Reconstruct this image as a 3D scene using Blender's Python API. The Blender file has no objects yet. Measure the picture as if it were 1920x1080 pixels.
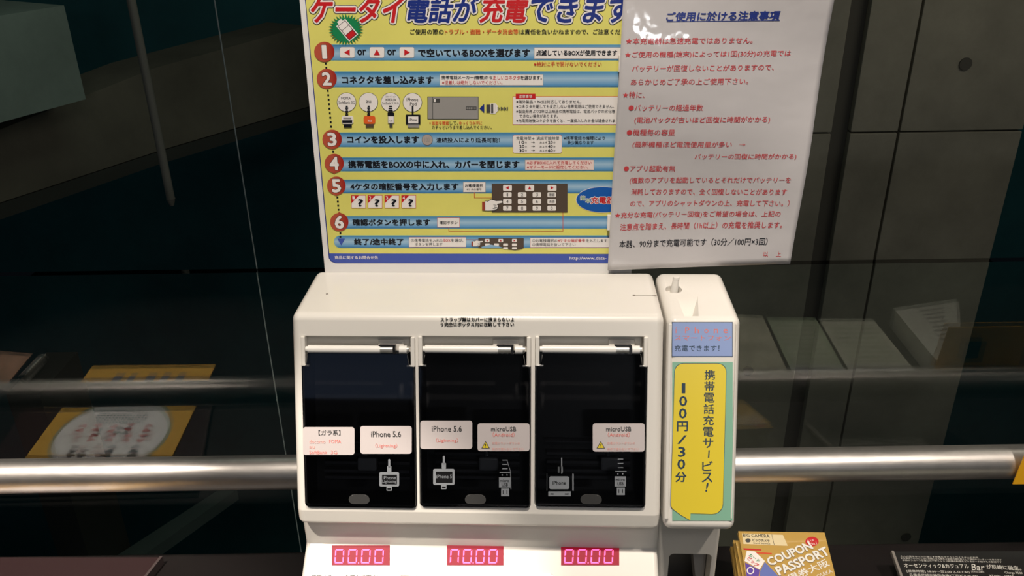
import bpy, bmesh, math, random
from mathutils import Matrix, Vector
random.seed(4)
R = math.radians
S = bpy.context.scene
C = S.collection

# ---------------------------------------------------------------- camera, world, lights, exposure
FPX = 1600.0
PITCH, ROLL = R(26), R(.83)
cf = Vector((0, math.cos(PITCH), -math.sin(PITCH)))
cr0 = Vector((1, 0, 0)); cu0 = cr0.cross(cf)
cr = cr0 * math.cos(ROLL) - cu0 * math.sin(ROLL)
cu = cu0 * math.cos(ROLL) + cr0 * math.sin(ROLL)
cam_d = bpy.data.cameras.new('camera'); cam = bpy.data.objects.new('camera', cam_d); C.objects.link(cam)
cam_d.sensor_width = 36; cam_d.lens = FPX * 36 / 1920; cam_d.clip_start = .01; cam_d.clip_end = 60
cam.matrix_world = Matrix(((cr.x, cu.x, -cf.x, 0), (cr.y, cu.y, -cf.y, 0), (cr.z, cu.z, -cf.z, 0), (0, 0, 0, 1)))
S.camera = cam
w = bpy.data.worlds.new('world'); S.world = w; w.use_nodes = True
w.node_tree.nodes['Background'].inputs[0].default_value = (.55, .75, 1, 1)
w.node_tree.nodes['Background'].inputs[1].default_value = .016
S.view_settings.view_transform = 'Standard'; S.view_settings.look = 'None'
S.view_settings.exposure = 0; S.view_settings.gamma = 1; S.view_settings.use_curve_mapping = False

def lamp(name, kind, loc, target, power, col, **kw):
    d = bpy.data.lights.new(name, kind); d.energy = power; d.color = col
    for k, v in kw.items(): setattr(d, k, v)
    o = bpy.data.objects.new(name, d); C.objects.link(o); o.location = loc
    o.rotation_euler = (Vector(target) - Vector(loc)).to_track_quat('-Z', 'Y').to_euler()
    return o
WARM = (1, .89, .76)
lamp('ceiling_spot_main', 'SPOT', (-.05, .22, 1.15), (-.02, .74, -.5), 105, WARM, spot_size=R(58), spot_blend=.5, shadow_soft_size=.05)
lamp('ceiling_spot_left', 'SPOT', (-.75, -.05, 1.15), (-.17, .62, -.70), 170, WARM, spot_size=R(12), spot_blend=.25, shadow_soft_size=.03)
lamp('ceiling_spot_flyers', 'SPOT', (-.95, .25, 1.15), (-.75, .66, -.88), 270, WARM, spot_size=R(27), spot_blend=.5, shadow_soft_size=.04)
lamp('ceiling_spot_right', 'SPOT', (.9, .1, 1.15), (.8, .60, -.88), 90, WARM, spot_size=R(50), spot_blend=.6, shadow_soft_size=.04)
lamp('room_ceiling_light', 'AREA', (.3, -.8, 1.25), (.0, .75, -.4), 7, (1, .93, .88), shape='RECTANGLE', size=1.4, size_y=.5)
lamp('rear_wall_fill', 'AREA', (.5, -2.2, 1.25), (.5, -2.6, 0), 7, (.9, .95, 1), size=.8)  # added fill: lifts the rear wall that the smoked covers mirror
lamp('far_shop_lamp', 'AREA', (.72, -3.0, .55), (.2, .85, -.2), 7, (.95, .98, 1), shape='RECTANGLE', size=.5, size_y=.14)
lamp('atrium_fill_right', 'AREA', (2.2, 1.5, .9), (1.7, 3.0, -.9), 7.2, (1, .93, .76), size=1.0)  # added fill in place of ambient light beyond the glass, on the concrete
lamp('atrium_fill_left', 'AREA', (-.6, 2.2, .9), (-1.7, 3.3, -.9), 3.0, (.85, 1, .88), size=.8)  # added fill for the void's left structure, no fixture there

# ---------------------------------------------------------------- pixel / plane helpers
def ray(x, y): return cr * ((x - 960) / FPX) + cu * ((540 - y) / FPX) + cf
class Frame:
    """a real plane in the place: p0 origin, X to the right, V up along it, N towards the viewer's side"""
    def __init__(s, p0, yaw=0, lean=0, rot=0):
        s.p0 = Vector(p0)
        X = Vector((math.cos(yaw), math.sin(yaw), 0)); B = Vector((-math.sin(yaw), math.cos(yaw), 0))
        V = Vector((0, 0, 1)) * math.cos(lean) + B * math.sin(lean)
        s.X = X * math.cos(rot) + V * math.sin(rot); s.V = V * math.cos(rot) - X * math.sin(rot)
        s.N = s.X.cross(s.V)
        X, V, N, p = s.X, s.V, s.N, s.p0
        s.M = Matrix(((X.x, V.x, N.x, p.x), (X.y, V.y, N.y, p.y), (X.z, V.z, N.z, p.z), (0, 0, 0, 1)))
    def uv(s, x, y):
        d = ray(x, y); p = d * (s.p0.dot(s.N) / d.dot(s.N)) - s.p0
        return p.dot(s.X), p.dot(s.V)

# ---------------------------------------------------------------- materials
MC = {}
def mat(name, col, rough=.5, metal=0, spec=.5, coat=0, bump=None, emit=None, estr=0, noise=None, coatr=.05):
    if name in MC: return MC[name]
    m = bpy.data.materials.new(name); m.use_nodes = True; nt = m.node_tree; b = nt.nodes['Principled BSDF']
    b.inputs['Base Color'].default_value = (*col, 1); b.inputs['Roughness'].default_value = rough
    b.inputs['Metallic'].default_value = metal; b.inputs['Specular IOR Level'].default_value = spec
    b.inputs['Coat Weight'].default_value = coat; b.inputs['Coat Roughness'].default_value = coatr
    if emit: b.inputs['Emission Color'].default_value = (*emit, 1); b.inputs['Emission Strength'].default_value = estr
    tc = nt.nodes.new('ShaderNodeTexCoord')
    if bump:
        sc, st, stretch = bump
        mp = nt.nodes.new('ShaderNodeMapping'); mp.inputs['Scale'].default_value = stretch
        n = nt.nodes.new('ShaderNodeTexNoise'); n.inputs['Scale'].default_value = sc; n.inputs['Detail'].default_value = 4
        bp = nt.nodes.new('ShaderNodeBump'); bp.inputs['Strength'].default_value = st; bp.inputs['Distance'].default_value = .01
        nt.links.new(tc.outputs['Object'], mp.inputs[0]); nt.links.new(mp.outputs[0], n.inputs['Vector'])
        nt.links.new(n.outputs[0], bp.inputs['Height']); nt.links.new(bp.outputs[0], b.inputs['Normal'])
        nt.links.new(bp.outputs[0], b.inputs['Coat Normal'])
    if noise:
        sc, amt = noise
        n = nt.nodes.new('ShaderNodeTexNoise'); n.inputs['Scale'].default_value = sc; n.inputs['Detail'].default_value = 8; n.inputs['Roughness'].default_value = .65
        r = nt.nodes.new('ShaderNodeValToRGB')
        r.color_ramp.elements[0].position = .3; r.color_ramp.elements[1].position = .7
        r.color_ramp.elements[0].color = (*[c * (1 - amt) for c in col], 1); r.color_ramp.elements[1].color = (*[min(1, c * (1 + amt)) for c in col], 1)
        nt.links.new(tc.outputs['Object'], n.inputs['Vector']); nt.links.new(n.outputs[0], r.inputs[0]); nt.links.new(r.outputs[0], b.inputs['Base Color'])
    MC[name] = m; return m
def gradient_mat(name, stops, rough=.35, axis=2, coat=.3):
    m = bpy.data.materials.new(name); m.use_nodes = True; nt = m.node_tree; b = nt.nodes['Principled BSDF']
    b.inputs['Roughness'].default_value = rough; b.inputs['Coat Weight'].default_value = coat
    tc = nt.nodes.new('ShaderNodeTexCoord'); sp = nt.nodes.new('ShaderNodeSeparateXYZ'); r = nt.nodes.new('ShaderNodeValToRGB')
    e = r.color_ramp.elements
    while len(e) < len(stops): e.new(.5)
    for i, (p, c) in enumerate(stops): e[i].position = p; e[i].color = (*c, 1)
    nt.links.new(tc.outputs['Generated'], sp.inputs[0]); nt.links.new(sp.outputs[axis], r.inputs[0]); nt.links.new(r.outputs[0], b.inputs['Base Color'])
    return m
white = mat('cream_plastic', (.82, .79, .74), .32, coat=.25, noise=(3, .03))
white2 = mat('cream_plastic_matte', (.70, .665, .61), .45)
hingew = mat('white_rod_plastic', (.9, .88, .84), .3)
paper_w = mat('poster_white', (.80, .79, .78), .35, coat=.4)
yellow = mat('print_yellow', (.74, .70, .17), .35, coat=.4, noise=(9, .05))
lamin = mat('laminated_paper', (.56, .54, .555), .5, coat=1, coatr=.06, bump=(9, .4, (1, 1, 1)))
black = mat('print_black', (.006, .007, .012), .4)
navy = mat('print_navy', (.012, .03, .22), .35)
navybar = mat('print_blue_bar', (.05, .09, .42), .35)
red = mat('print_red', (.55, .015, .02), .35)
redo = mat('print_orange_red', (.62, .07, .02), .4)
redn = mat('notice_red', (.55, .05, .06), .5)
pink = mat('sticker_pink_ink', (.85, .25, .22), .5)
pinkl = mat('sticker_light_pink_ink', (.85, .42, .38), .5)
pwhite = mat('print_white', (.84, .80, .78), .35, coat=.3)
ppink = mat('print_pale_pink', (.82, .66, .62), .35)
green = mat('print_green', (.01, .22, .08), .35)
brown = mat('print_brown', (.085, .06, .045), .4)
greyp = mat('print_grey', (.30, .29, .28), .4)
greyd = mat('print_dark_grey', (.06, .06, .06), .4)
orange = mat('print_orange', (.75, .12, .02), .4)
bluee = mat('print_blue', (.01, .10, .42), .35)
inkm = mat('matte_ink', (.01, .01, .01), 1, spec=0)
icon = mat('icon_grey_ink', (.25, .27, .30), .5)
stick = mat('sticker_white', (.66, .60, .60), .4)
chrome = mat('chrome', (.80, .78, .73), .3, metal=.7)
blackp = mat('black_plastic', (.008, .008, .009), .35)
bluest = mat('sticker_blue', (.30, .40, .72), .3, coat=.6)
greenst = mat('sticker_green', (.26, .52, .38), .28, coat=.7)
yelst = mat('sticker_yellow', (.86, .68, .05), .28, coat=.7)
inkst = mat('sticker_ink', (.03, .06, .10), .4)
steel = mat('brushed_steel', (.62, .59, .57), .40, metal=1, bump=(30, .10, (.2, 1, 1)), noise=(14, .12))
concrete = mat('concrete', (.30, .285, .225), .8, noise=(2.2, .28), bump=(6, .3, (1, 1, 1)))
concrete_d = mat('concrete_joint', (.10, .095, .08), .9)
teal = mat('teal_wall', (.02, .13, .14), .7, noise=(1.2, .3))
darkf = mat('dark_floor', (.02, .022, .022), .5, noise=(2, .3))
countm = mat('dark_counter_top', (.006, .004, .004), .5, spec=.3, noise=(8, .3))
gray_green = mat('grey_green_render', (.25, .32, .27), .8, noise=(2.5, .2))
beamm = mat('olive_concrete', (.16, .15, .11), .85, noise=(2.5, .25))
beamd = mat('dark_beam', (.05, .055, .045), .8)
bar_m = gradient_mat('print_bar_gradient', [(0, (.03, .14, .34)), (.12, (.10, .30, .56)), (.5, (.36, .54, .70)), (.85, (.10, .30, .54)), (1, (.03, .16, .33))])
badge_m = gradient_mat('badge_gradient', [(0, (.48, .09, .05)), (.45, (.48, .09, .05)), (1, (.33, .012, .01))], axis=0)
# smoked acrylic
m = bpy.data.materials.new('smoked_acrylic'); m.use_nodes = True; nt = m.node_tree; nt.nodes.clear()
o_ = nt.nodes.new('ShaderNodeOutputMaterial'); mx = nt.nodes.new('ShaderNodeMixShader'); tr = nt.nodes.new('ShaderNodeBsdfTransparent'); gl = nt.nodes.new('ShaderNodeBsdfGlossy'); fr = nt.nodes.new('ShaderNodeFresnel')
tr.inputs[0].default_value = (.72, .72, .73, 1); gl.inputs['Roughness'].default_value = .03; fr.inputs[0].default_value = 1.5
nt.links.new(fr.outputs[0], mx.inputs[0]); nt.links.new(tr.outputs[0], mx.inputs[1]); nt.links.new(gl.outputs[0], mx.inputs[2]); nt.links.new(mx.outputs[0], o_.inputs[0])
smoke = m
m = bpy.data.materials.new('clear_glass'); m.use_nodes = True; b = m.node_tree.nodes['Principled BSDF']
b.inputs['Base Color'].default_value = (.90, .97, .94, 1); b.inputs['Roughness'].default_value = 0; b.inputs['Transmission Weight'].default_value = 1; b.inputs['IOR'].default_value = 1.52
glassm = m
m = bpy.data.materials.new('led_digit'); m.use_nodes = True; b = m.node_tree.nodes['Principled BSDF']
b.inputs['Base Color'].default_value = (.9, .1, .3, 1); b.inputs['Emission Color'].default_value = (1, .10, .42, 1); b.inputs['Emission Strength'].default_value = 1.3
led = m
ledbg = mat('led_window', (.22, .004, .02), .45, spec=.2, emit=(.6, .0, .03), estr=.30)

# ---------------------------------------------------------------- object helpers
def tag(o, label=None, cat=None, group=None, kind=None):
    if label: o['label'] = label
    if cat: o['category'] = cat
    if group: o['group'] = group
    if kind: o['kind'] = kind
    return o
def empty(name, M, label, cat, group=None):
    o = bpy.data.objects.new(name, None); C.objects.link(o); o.matrix_world = M; o.empty_display_size = .05
    tag(o, label, cat, group); o_M[o.name] = M.copy(); return o
o_M = {}
def mesh(name, vs, fs, mats, parent=None, mi=None, smooth=False):
    me = bpy.data.meshes.new(name); me.from_pydata([tuple(v) for v in vs], [], fs); me.update()
    if not isinstance(mats, (list, tuple)): mats = [mats]
    for m in mats: me.materials.append(m)
    if mi: me.polygons.foreach_set('material_index', mi)
    if smooth: me.polygons.foreach_set('use_smooth', [True] * len(me.polygons))
    o = bpy.data.objects.new(name, me); C.objects.link(o)
    if parent: o.parent = parent
    return o
def from_bm(name, bm, mats, parent=None, smooth=False, M=None):
    if M is not None: bm.transform(M)
    bmesh.ops.recalc_face_normals(bm, faces=bm.faces)
    me = bpy.data.meshes.new(name); bm.to_mesh(me); bm.free()
    if not isinstance(mats, (list, tuple)): mats = [mats]
    for m in mats: me.materials.append(m)
    if smooth:
        me.polygons.foreach_set('use_smooth', [True] * len(me.polygons)); me.set_sharp_from_angle(angle=R(35))
    o = bpy.data.objects.new(name, me); C.objects.link(o)
    if smooth: o.modifiers.new('wn', 'WEIGHTED_NORMAL').keep_sharp = True
    if parent: o.parent = parent
    return o
def add_box(bm, x0, x1, y0, y1, z0, z1, bev=0, seg=2):
    r = bmesh.ops.create_cube(bm, size=1)
    for v in r['verts']:
        v.co = Vector((x0 + (v.co.x + .5) * (x1 - x0), y0 + (v.co.y + .5) * (y1 - y0), z0 + (v.co.z + .5) * (z1 - z0)))
    if bev:
        es = list({e for v in r['verts'] for e in v.link_edges})
        bmesh.ops.bevel(bm, geom=es, offset=bev, segments=seg, affect='EDGES', profile=.5)
def box(name, dims, m, parent=None, bev=0, M=None, seg=2):
    bm = bmesh.new(); add_box(bm, *dims, bev=bev, seg=seg); return from_bm(name, bm, m, parent, smooth=bev > 0, M=M)
def add_cyl(bm, a, b, r0, r1=None, n=20):
    a, b = Vector(a), Vector(b); r1 = r0 if r1 is None else r1; d = b - a
    q = d.to_track_quat('Z', 'Y').to_matrix().to_4x4()
    bmesh.ops.create_cone(bm, cap_ends=True, segments=n, radius1=r0, radius2=r1, depth=d.length, matrix=Matrix.Translation((a + b) / 2) @ q)
def add_prism(bm, pts, w0, w1, bev=0, seg=2, bevall=True):
    """closed outline in the XY plane pushed from w0 to w1"""
    a = [bm.verts.new((p[0], p[1], w0)) for p in pts]; b = [bm.verts.new((p[0], p[1], w1)) for p in pts]
    fa = bm.faces.new(a[::-1]); fb = bm.faces.new(b); n = len(pts)
    for i in range(n): bm.faces.new((a[i], a[(i + 1) % n], b[(i + 1) % n], b[i]))
    if bev:
        es = list(fb.edges) + (list(fa.edges) if bevall else [])
        bmesh.ops.bevel(bm, geom=es, offset=bev, segments=seg, affect='EDGES', profile=.5)
def rrect(x0, y0, x1, y1, r, n=5):
    x0, x1 = min(x0, x1), max(x0, x1); y0, y1 = min(y0, y1), max(y0, y1); r = min(r, (x1 - x0) / 2.01, (y1 - y0) / 2.01); out = []
    for cx, cy, a0 in ((x1 - r, y1 - r, 0), (x0 + r, y1 - r, 90), (x0 + r, y0 + r, 180), (x1 - r, y0 + r, 270)):
        for i in range(n + 1):
            a = R(a0 + 90 * i / n); out.append((cx + r * math.cos(a), cy + r * math.sin(a)))
    return out
def fillet(pts, n=5):
    """pts: (x, y, radius) -> rounded outline"""
    out = []; L = len(pts)
    for i in range(L):
        p = Vector(pts[i][:2]); r = pts[i][2]; a = Vector(pts[i - 1][:2]) - p; b = Vector(pts[(i + 1) % L][:2]) - p
        if r <= 0: out.append(tuple(p)); continue
        a.normalize(); b.normalize(); ang = a.angle(b); t = r / math.tan(ang / 2); c = p + (a + b).normalized() * (r / math.sin(ang / 2))
        p0 = p + a * t; p1 = p + b * t; a0 = math.atan2(p0.y - c.y, p0.x - c.x); a1 = math.atan2(p1.y - c.y, p1.x - c.x)
        d = (a1 - a0 + math.pi) % (2 * math.pi) - math.pi
        for k in range(n + 1):
            q = a0 + d * k / n; out.append((c.x + r * math.cos(q), c.y + r * math.sin(q)))
    return out
def boolean(o, cutters, bev=0):
    for c in cutters:
        md = o.modifiers.new('cut', 'BOOLEAN'); md.operation = 'DIFFERENCE'; md.object = c; md.solver = 'EXACT'
    if bev:
        md = o.modifiers.new('bev', 'BEVEL'); md.width = bev; md.segments = 2; md.limit_method = 'ANGLE'; md.angle_limit = R(40)
    dg = bpy.context.evaluated_depsgraph_get(); dg.update()
    me = bpy.data.meshes.new_from_object(o.evaluated_get(dg)); o.modifiers.clear(); o.data = me
    me.polygons.foreach_set('use_smooth', [True] * len(me.polygons)); me.set_sharp_from_angle(angle=R(30))
    for c in cutters: bpy.data.objects.remove(c)
    o.modifiers.new('wn', 'WEIGHTED_NORMAL').keep_sharp = True
    return o

# ---------------------------------------------------------------- print (ink on a sheet)
GC = {}
def glyphs(text, bold=0, shear=0, space=1):
    k = (text, bold, shear, space)
    if k not in GC:
        cd = bpy.data.curves.new('t', 'FONT'); cd.body = text; cd.offset = bold; cd.shear = shear; cd.space_character = space; cd.resolution_u = 2
        o = bpy.data.objects.new('t', cd); C.objects.link(o); dg = bpy.context.evaluated_depsgraph_get(); dg.update()
        me = bpy.data.meshes.new_from_object(o.evaluated_get(dg))
        GC[k] = ([(v.co.x, v.co.y) for v in me.vertices], [tuple(p.vertices) for p in me.polygons])
        bpy.data.objects.remove(o); bpy.data.curves.remove(cd); bpy.data.meshes.remove(me)
    return GC[k]
class Ink:
    LAYER = .00012
    def __init__(s, F, warp=None, base=0): s.F = F; s.vs = []; s.fs = []; s.mi = []; s.mats = []; s.warp = warp; s.base = base
    def _m(s, m):
        if m not in s.mats: s.mats.append(m)
        return s.mats.index(m)
    def add(s, pts, faces, m, lay, dw=0):
        b = len(s.vs); mi = s._m(m)
        for u, v in pts: s.vs.append((u, v, dw + s.base + lay * s.LAYER + (s.warp(u, v) if s.warp else 0)))
        for f in faces: s.fs.append(tuple(i + b for i in f)); s.mi.append(mi)
    def poly(s, px, m, lay=1):
        pts = [s.F.uv(*p) for p in px]; s.add(pts, [tuple(range(len(pts)))[::-1]], m, lay)
    def rect(s, x0, y0, x1, y1, m, lay=1, r=0):
        s.poly(rrect(x0, y0, x1, y1, r)[::-1] if r else [(x0, y0), (x1, y0), (x1, y1), (x0, y1)], m, lay)
    def frect(s, x0, y0, x1, y1, m, mo, lay=1, r=0, t=.8):
        s.rect(x0 - t, y0 - t, x1 + t, y1 + t, mo, lay, r + t if r else 0); s.rect(x0, y0, x1, y1, m, lay + 1, r)
    def disc(s, x, y, r, m, lay=1, ry=None, n=28):
        ry = ry or r; s.poly([(x + r * math.cos(2 * math.pi * i / n), y + ry * math.sin(2 * math.pi * i / n)) for i in range(n)], m, lay)
    def text(s, t, xl, xr, yl, h, m, lay=3, yr=None, bold=0, shear=0, fit=None, space=1):
        """t set between (xl, yl) and (xr, yr), the line's mid height; h its height"""
        yr = yl if yr is None else yr
        g, fs = glyphs(t, 0, shear, space); ref = g
        if not ref: return
        x0 = min(p[0] for p in ref); x1 = max(p[0] for p in ref); y0 = min(p[1] for p in ref); y1 = max(p[1] for p in ref)
        a = Vector(s.F.uv(xl, yl)); b = Vector(s.F.uv(xr, yr)); d = b - a; xm, ym = (xl + xr) / 2, (yl + yr) / 2
        H = (Vector(s.F.uv(xm, ym - h / 2)) - Vector(s.F.uv(xm, ym + h / 2))).length
        L = d.length; d.normalize(); n = Vector((-d.y, d.x))
        # heavier ink: the letter stamped a few times around its place
        br = bold * H * (1.0 if fit is not None else .9); K = 0 if not bold else ((4 if bold < .03 else 8) if fit is None else 14)
        if fit is None and bold: a = a + d * br; L -= 2 * br; H -= 2 * br
        offs = [(br * math.cos(2 * math.pi * (i + .5) / K), br * math.sin(2 * math.pi * (i + .5) / K)) for i in range(K)] or [(0, 0)]
        if fit is not None and bold > .05: offs += [(c * .5, e_ * .5) for c, e_ in offs[::2]]
        for k_, (c, e_) in enumerate(offs):
            pts = []
            for x, y in g:
                q = a + d * ((x - x0) / (x1 - x0 or 1) * L + c) + n * (((y - y0) / (y1 - y0 or 1) - .5) * H + e_); pts.append((q.x, q.y))
            s.add(pts, fs, m, lay, k_ * 3e-6)
    def build(s, name, parent):
        T = o_M[parent_root(parent).name].inverted() @ s.F.M
        vs = [T @ Vector(v) for v in s.vs]
        o = mesh(name, vs, s.fs, s.mats, parent, s.mi); s.vs = []; s.fs = []; s.mi = []; s.mats = []
        return o
def parent_root(o):
    while o.parent: o = o.parent
    return o
def rel(parent, F): return o_M[parent_root(parent).name].inverted() @ F.M

# ================================================================ SETTING
ZC, ZF = -.886, -1.62
box('floor', (-3, 3, -3.2, 1.03, ZF - .3, ZF), darkf)['kind'] = 'structure'
box('wall_rear', (-3, 3, -3.3, -3.2, ZF, 1.3), mat('rear_wall_paint', (.10, .11, .12), .8))['kind'] = 'structure'
box('ceiling', (-3, 3, -3.3, 5.2, 1.3, 1.4), mat('dark_ceiling', (.04, .045, .05), .8))['kind'] = 'structure'
# bluish glowing panel added far behind the viewer, for the smoked covers to mirror
wn = box('glow_panel_1', (-1.55, -.85, -3.2, -3.17, -.02, .34), mat('blue_glow_panel', (.1, .12, .15), .3, emit=(.45, .62, 1), estr=.26)); wn['kind'] = 'structure'
box('glow_panel_frame', (-1.6, -.80, -3.2, -3.18, -.07, .39), blackp, wn)
box('wall_atrium_back', (-5, 6, 4.9, 5.0, -5, 1.3), teal)['kind'] = 'structure'
box('floor_atrium', (-5, 6, 1.03, 5.0, -5.1, -5), darkf)['kind'] = 'structure'
# concrete wall on the far side of the void, its panels and joints
FW = Frame((0, 3.0, 0))
xs = [FW.uv(x, 485)[0] for x in (1150, 1520, 1553, 1637, 1852)]
cw = box('wall_concrete', (xs[0], xs[4] - .002, 3.02, 3.35, -5, 1.3), concrete_d); cw['kind'] = 'structure'
ph = FW.uv(1750, 245)[1]
def panel(x0, x1, z0, z1): box('concrete_panel', (x0, x1, 2.985, 3.021, z0, z1), concrete, cw, bev=.004)
for z0, z1 in ((-5, ph - .003), (ph + .003, 1.3)):
    panel(xs[0], xs[1], z0, z1); panel(xs[2], xs[3] - .004, z0, z1); panel(xs[3] + .004, xs[4], z0, z1)
bm = bmesh.new()
for px_, py_ in ((1806, 118), (1400, 690), (1695, 1000)):
    u, v = FW.uv(px_, py_); add_cyl(bm, (u, 2.98, v), (u, 2.99, v), .022, n=18)
from_bm('tie_hole', bm, concrete_d, cw)
# structure across the void on the left
FL = Frame((-1.5, 3.2, 0), yaw=R(61))
def quad_prism(name, F, px, depth, m, parent=None):
    bm = bmesh.new(); add_prism(bm, [F.uv(*p) for p in px][::-1], -depth, 0); return from_bm(name, bm, m, parent, M=F.M)
bk = quad_prism('trim_1', FL, [(-260, 328), (0, 243), (289, 128), (575, 48), (585, 198), (300, 282), (0, 380), (-260, 462)], .25, beamm); bk['kind'] = 'structure'
lp = quad_prism('trim_2', FL, [(-260, 463), (0, 382), (300, 284), (585, 200), (585, 222), (305, 306), (0, 412), (-260, 495)], .35, beamd); lp['kind'] = 'structure'
pb = quad_prism('wall_left_block', Frame((-1.45, 2.9, 0), yaw=R(61)), [(-200, 62), (120, 10), (161, 186), (-200, 285)], .4, gray_green); pb['kind'] = 'structure'
FP1 = Frame((0, 2.2, 0))
x_, z_ = FP1.uv(320, 372)
bm = bmesh.new(); add_cyl(bm, (x_, 2.2, z_), (x_, 2.2, 1.3), .011, n=16); add_cyl(bm, (x_, 2.2, z_ - .02), (x_, 2.2, z_), .006, .012, n=16)
tag(from_bm('hanging_rod', bm, mat('rod_grey', (.20, .20, .17), .5), smooth=True), 'dark grey rod hanging down in the void on the left, ending above the walkway edge', 'rod')
FP2 = Frame((0, 1.9, 0)); x_, z_ = FP2.uv(478, 480)
bm = bmesh.new(); add_cyl(bm, (x_, 1.9, -5), (x_, 1.9, 1.3), .0016, n=8)
tag(from_bm('steel_cable', bm, mat('cable_steel', (.35, .42, .42), .5), smooth=True), 'thin taut steel cable running floor to ceiling behind the glass, left of the poster', 'cable')
FPp = Frame((0, 2.6, 0))
a, b_ = FPp.uv(15, 745)[0], FPp.uv(78, 745)[0]; zt = FPp.uv(40, 738)[1]
box('trim_3', (a, b_, 2.6, 2.9, -5, zt), beamd)['kind'] = 'structure'
FH = Frame((0, 2.4, -2.6), lean=R(89.9))
sb = quad_prism('trim_4', FH, [(150, 1085), (415, 914), (445, 916), (205, 1085)], .06, mat('green_grey_steel', (.10, .14, .13), .6)); sb['kind'] = 'structure'

# counter
ct = empty('counter', Matrix.Translation((0, .6, ZF)), 'dark counter ledge under the charging machine with black sides', 'counter')
box('counter_top', (-2.2, 2.2, -.38, .351, ZC - ZF - .03, ZC - ZF), countm, ct, bev=.003)
box('counter_base', (-2.15, 2.15, -.34, .32, 0, ZC - ZF - .03), blackp, ct)

# glass balustrade with handrail
gp = box('glass_panel', (-2.4, 2.4, 1.004, 1.016, ZF, -.462), glassm)
tag(gp, 'clear glass balustrade panel behind the handrail, its top edge level with the poster foot', 'glass panel')
hr = empty('handrail', Matrix.Translation((0, .91, -.71)), 'round brushed steel handrail passing behind the charging machine', 'handrail')
bm = bmesh.new(); add_cyl(bm, (-2.3, 0, 0), (2.3, 0, 0), .0225, n=48); from_bm('rail_tube', bm, steel, hr, smooth=True)
for x in (-1.7, 1.7):
    bm = bmesh.new(); add_cyl(bm, (x, .018, -.01), (x, .091, -.03), .007); add_cyl(bm, (x, .088, -.03), (x, .0935, -.03), .022); from_bm('bracket', bm, steel, hr, smooth=True)

# ================================================================ CHARGING MACHINE
YAW = R(-2.5)
MO = Vector((-.0355, .74, -.39))
MM = Matrix.Translation((MO.x, MO.y, ZC)) @ Matrix.Rotation(YAW, 4, 'Z')
cm = empty('charging_machine', MM, 'cream white phone charging machine with three smoked compartments and red displays', 'charger')
FF = Frame(MO, YAW, R(20))                       # front panel plane
H0 = MO.z - ZC                                   # top height above the counter (.496)
T20 = math.tan(R(20))
def inset(pts, d):
    """sharp outline (y, z, r) moved inwards by d, radii reduced with it"""
    L = len(pts); P = [Vector(p[:2]) for p in pts]; area = sum(P[i].x * P[(i + 1) % L].y - P[(i + 1) % L].x * P[i].y for i in range(L)); sg = 1 if area > 0 else -1; out = []
    for i in range(L):
        a = (P[i] - P[i - 1]).normalized(); b = (P[(i + 1) % L] - P[i]).normalized(); na = Vector((-a.y, a.x)) * sg; nb = Vector((-b.y, b.x)) * sg
        k = (na + nb) / (1 + na.dot(nb)); q = P[i] + k * d; convex = (a.x * b.y - a.y * b.x) * sg > 0
        out.append((q.x, q.y, max(pts[i][2] + (-d if convex else d), .0003)))
    return out
def prof_extrude(name, pts, x0, x1, m, parent, bev, n=6, seg=6):
    rings = []
    for k in range(seg + 1):
        t = math.pi / 2 * k / seg; rings.append((x0 + bev * (1 - math.cos(t)), fillet(inset(pts, bev * (1 - math.sin(t))), n)))
    rings = rings + [(x0 + x1 - x, r) for x, r in rings[::-1]]
    bm = bmesh.new(); V = [[bm.verts.new((x, p[0], p[1])) for p in r] for x, r in rings]; N = len(V[0])
    for a, b in zip(V, V[1:]):
        for i in range(N): bm.faces.new((a[i], a[(i + 1) % N], b[(i + 1) % N], b[i]))
    bm.faces.new(V[0]); bm.faces.new(V[-1][::-1])
    return from_bm(name, bm, m, parent, smooth=True)
PB = .2175                                       # panel length
yb, zb = -PB * math.sin(R(20)), -PB * math.cos(R(20))
XL, XR = -.1835, .1835; S20, C20 = math.sin(R(20)), math.cos(R(20))
hood_prof = [(.105, H0, .009), (0, H0, .0095), (-.2005 * S20, H0 - .2005 * C20, .004), (-.2175 * S20 + .0055 * C20, H0 - .2175 * C20 - .0055 * S20, .005), (.105, H0 + zb - .002, .009)]
hood = prof_extrude('hood', hood_prof, XL, XR, white, cm, .0075)
cols = [(569, 780), (786, 995), (1003, 1212)]
RM = rel(cm, FF)
cuts = []; spans = []
for a, b_ in cols:
    u0, u1 = FF.uv(a, 820)[0], FF.uv(b_, 820)[0]; v1 = FF.uv((a + b_) / 2, 631)[1]; v0 = FF.uv((a + b_) / 2, 951)[1]; spans.append((u0, u1, v0, v1))
    bm = bmesh.new(); add_prism(bm, rrect(u0, v0, u1, v1, .0035), -.042, .03); c = from_bm('cutter', bm, white, M=MM @ RM)
    cuts.append(c)
hood.matrix_parent_inverse.identity()
bpy.context.view_layer.update()
boolean(hood, cuts, .0009)
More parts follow.
